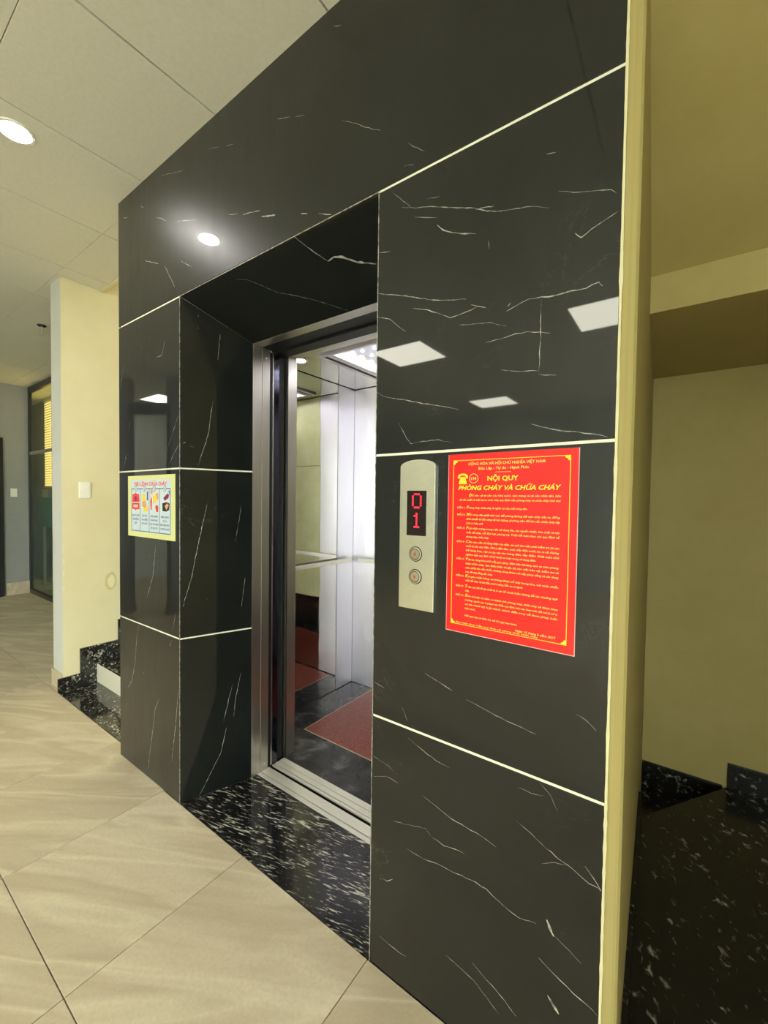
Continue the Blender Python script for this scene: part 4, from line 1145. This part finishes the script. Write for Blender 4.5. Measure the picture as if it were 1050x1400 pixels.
# 4: telephone handset and a dialling hand
mb = MB(); u = cols[3]
poly(mb, [(u - .03, .36), (u + .055, .285), (u + .085, .31), (u + .07, .36), (u + .0, .40)], yt - .0004, 0)
poly(mb, [(u + .07, .25), (u + .10, .24), (u + .10, .30), (u + .085, .31)], yt - .0004, 1)
poly(mb, [(u - .05, .44), (u + .03, .42), (u + .095, .44), (u + .085, .54), (u + .03, .565), (u - .045, .56)], yt - .0004, 2)
poly(mb, [(u + .0, .48), (u + .05, .44), (u + .08, .47), (u + .03, .54)], yt - .0006, 3)
mb.build('telephone_picture', ['maroon', 'teal', 'frame_dark', 'skin'], yp)
mb = MB()
caps = [['KHI CÓ CHÁY', 'BÁO ĐỘNG', 'GẤP'], ['CÚP CẦU', 'DAO ĐIỆN', 'NƠI CHÁY'], ['DÙNG BÌNH', 'CHỮA CHÁY,', 'CÁT VÀ NƯỚC', 'ĐỂ DẬP TẮT'], ['ĐIỆN THOẠI', 'SỐ 114', 'ĐỘI CHỮA CHÁY', 'CHUYÊN NGHIỆP']]
for i, (u, ls) in enumerate(zip(cols, caps)):
    for k, s in enumerate(ls):
        text(mb, s, U2(u), W2(0.665 + 0.062 * k), yt - .0004, YH * 0.030, align='c', bold=0.02, maxw=YW * 0.18)
tag(mb.build('caption', 'blue', yp), kind='stuff')
bpy.data.objects.remove(txt_obj)

# ================================================================ small things
def light_switch(name, label, c, nrm, w=0.075, h=0.122):
    """rocker plate on a wall whose outward normal is +x"""
    o = empty(name, c)
    tag(o, label, 'light switch')
    x, y, z = c
    MB().box(x, x + 0.012, y - w / 2, y + w / 2, z - h / 2, z + h / 2).build('plate', 'plastic', o, bevel=0.003)
    MB().box(x + 0.011, x + 0.0145, y - w * 0.36, y + w * 0.36, z - h * 0.34, z + h * 0.34).build('surround', 'plastic', o, bevel=0.001)
    MB().add([(x + 0.0145, y - 0.017, z - 0.012), (x + 0.0145, y + 0.017, z - 0.012), (x + 0.0145, y + 0.017, z + 0.014), (x + 0.0145, y - 0.017, z + 0.014),
              (x + 0.017, y - 0.016, z - 0.011), (x + 0.017, y + 0.016, z - 0.011), (x + 0.021, y + 0.016, z + 0.013), (x + 0.021, y - 0.016, z + 0.013)],
             [(0, 3, 2, 1), (4, 5, 6, 7), (0, 1, 5, 4), (1, 2, 6, 5), (2, 3, 7, 6), (3, 0, 4, 7)]).build('rocker', 'plastic', o, bevel=0.001)
light_switch('light_switch', 'white rocker light switch on the yellow wall', (-1.1695, 0.228, 1.486), 'x')
light_switch('light_switch', 'white rocker light switch on the far grey wall', (-5.3495, 0.757, 1.478), 'x')

sp = empty('sprinkler_head', (-2.37, 0.30, ZC))
tag(sp, 'small metal sprinkler head hanging from the ceiling left of the yellow wall', 'sprinkler')
MB().lathe((-2.37, 0.30, ZC), [(0.036, 0.0), (0.038, -0.006), (0.022, -0.014), (0.013, -0.016)], 24).build('rosette', 'darkmetal', sp, smooth=True)
MB().cyl((-2.37, 0.30, ZC - 0.014), (-2.37, 0.30, ZC - 0.055), 0.011, 0.009, 14).build('body', 'steel', sp)
mb = MB()
for s in (-1, 1):
    mb.cyl((-2.37 + s * 0.010, 0.30, ZC - 0.05), (-2.37 + s * 0.016, 0.30, ZC - 0.068), 0.003, n=8)
    mb.cyl((-2.37 + s * 0.016, 0.30, ZC - 0.068), (-2.37 + s * 0.004, 0.30, ZC - 0.088), 0.003, n=8)
mb.build('frame_arm', 'steel', sp)
MB().cyl((-2.37, 0.30, ZC - 0.055), (-2.37, 0.30, ZC - 0.084), 0.003, n=8).build('bulb', 'scarlet', sp)
MB().lathe((-2.37, 0.30, ZC - 0.088), [(0.018, 0.0), (0.019, -0.002), (0.006, -0.004)], 20).build('deflector', 'steel', sp)

def downlight(x, y, label):
    o = empty('downlight', (x, y, ZC))
    tag(o, label, 'ceiling light', 'recessed downlights')
    MB().lathe((x, y, ZC - 0.006), [(0.070, 0.0055), (0.068, 0.0), (0.058, 0.0), (0.055, 0.004), (0.055, 0.0055)], 32).build('trim_ring', 'plastic', o)
    MB().cyl((x, y, ZC - 0.003), (x, y, ZC - 0.0065), 0.054, n=32).build('lens', 'down_light', o)
downlight(0.121, -0.455, 'bright round downlight in the ceiling in front of the marble wall')

def panel(x, y, label, w=0.60, d=0.56, z=None):
    ZC = z or 3.02
    o = empty('ceiling_panel_light', (x, y, ZC))
    tag(o, label, 'ceiling light', 'square ceiling panel lights')
    f = MB()
    for b in ((-w / 2 - 0.015, w / 2 + 0.015, -d / 2 - 0.015, -d / 2), (-w / 2 - 0.015, w / 2 + 0.015, d / 2, d / 2 + 0.015), (-w / 2 - 0.015, -w / 2, -d / 2, d / 2), (w / 2, w / 2 + 0.015, -d / 2, d / 2)):
        f.box(x + b[0], x + b[1], y + b[2], y + b[3], ZC - 0.012, ZC - 0.0005)
    f.build('frame', 'plastic', o)
    MB().box(x - w / 2, x + w / 2, y - d / 2, y + d / 2, ZC - 0.008, ZC - 0.004).build('diffuser', 'panel_light', o)
panel(0.055, -2.83, 'square panel light mirrored at the left of the right marble slab')
panel(2.00, -2.91, 'square panel light mirrored at the right edge of the right marble slab')
panel(0.0, -5.40, 'farthest square panel light, mirrored just above the red notice')
panel(-4.35, -2.45, 'square panel light mirrored in the left marble pillar')
panel(-0.58, 1.9, 'unseen panel light added high above the rising stair', z=4.3)  # lamp added out of view to brighten the stairwell
panel(-2.3, -2.83, 'square panel light behind the camera above the middle of the lobby')

# things in the room behind the glass
bl = empty('window_blind', (-5.1, 1.33, 1.57))
tag(bl, 'yellow slatted blind behind the glass partition, daylight given as its own glow', 'blind')
for k in range(34):
    z = 1.60 + k * 0.04
    MB().extrude([(-6.08, 1.315, z), (-6.08, 1.328, z + 0.034), (-6.08, 1.33, z + 0.034), (-6.08, 1.317, z)], (1.66, 0, 0)).build('slat', 'yellow_win', bl)
MB().box(-6.09, -4.41, 1.31, 1.345, 2.965, 3.01).build('head_rail', 'plastic', bl)
MB().box(-6.09, -4.41, 1.31, 1.335, 1.57, 1.595).build('bottom_rail', 'plastic', bl)
tb = empty('teal_board', (-5.2, 1.25, 0.0))
tag(tb, 'teal board standing behind the glass partition', 'board')
MB().box(-6.15, -4.4, 1.22, 1.24, 0.95, 1.41).build('panel', 'teal', tb, bevel=0.004)
for x in (-5.9, -4.5):
    MB().box(x - 0.02, x + 0.02, 1.242, 1.275, 0.0, 1.40).build('post', 'steel', tb, bevel=0.003)

# dark posts of the entrance seen only as reflections in the left pillar
for i, (x, y0, y1, lab) in enumerate([(-3.15, -1.42, -0.95, 'dark post mirrored at the left edge of the left pillar'), (-2.62, -2.05, -1.60, 'dark post mirrored at the right edge of the left pillar')]):
    o = empty('entrance_post', (x, (y0 + y1) / 2, 0.0))
    tag(o, lab, 'post', 'dark entrance posts')
    MB().box(x - 0.05, x + 0.05, y0, y1, 0.0, 2.9).build('shaft', 'frame_dark', o, bevel=0.003)
    MB().box(x - 0.065, x + 0.065, y0 - 0.015, y1 + 0.015, 0.0, 0.08).build('foot', 'frame_dark', o, bevel=0.003)
    if i == 0:
        MB().extrude([(-3.09, -1.40, 2.46), (-2.68, -1.66, 2.46), (-2.68, -1.60, 2.46), (-3.09, -1.34, 2.46)], (0, 0, 0.14)).build('header', 'frame_dark', o)
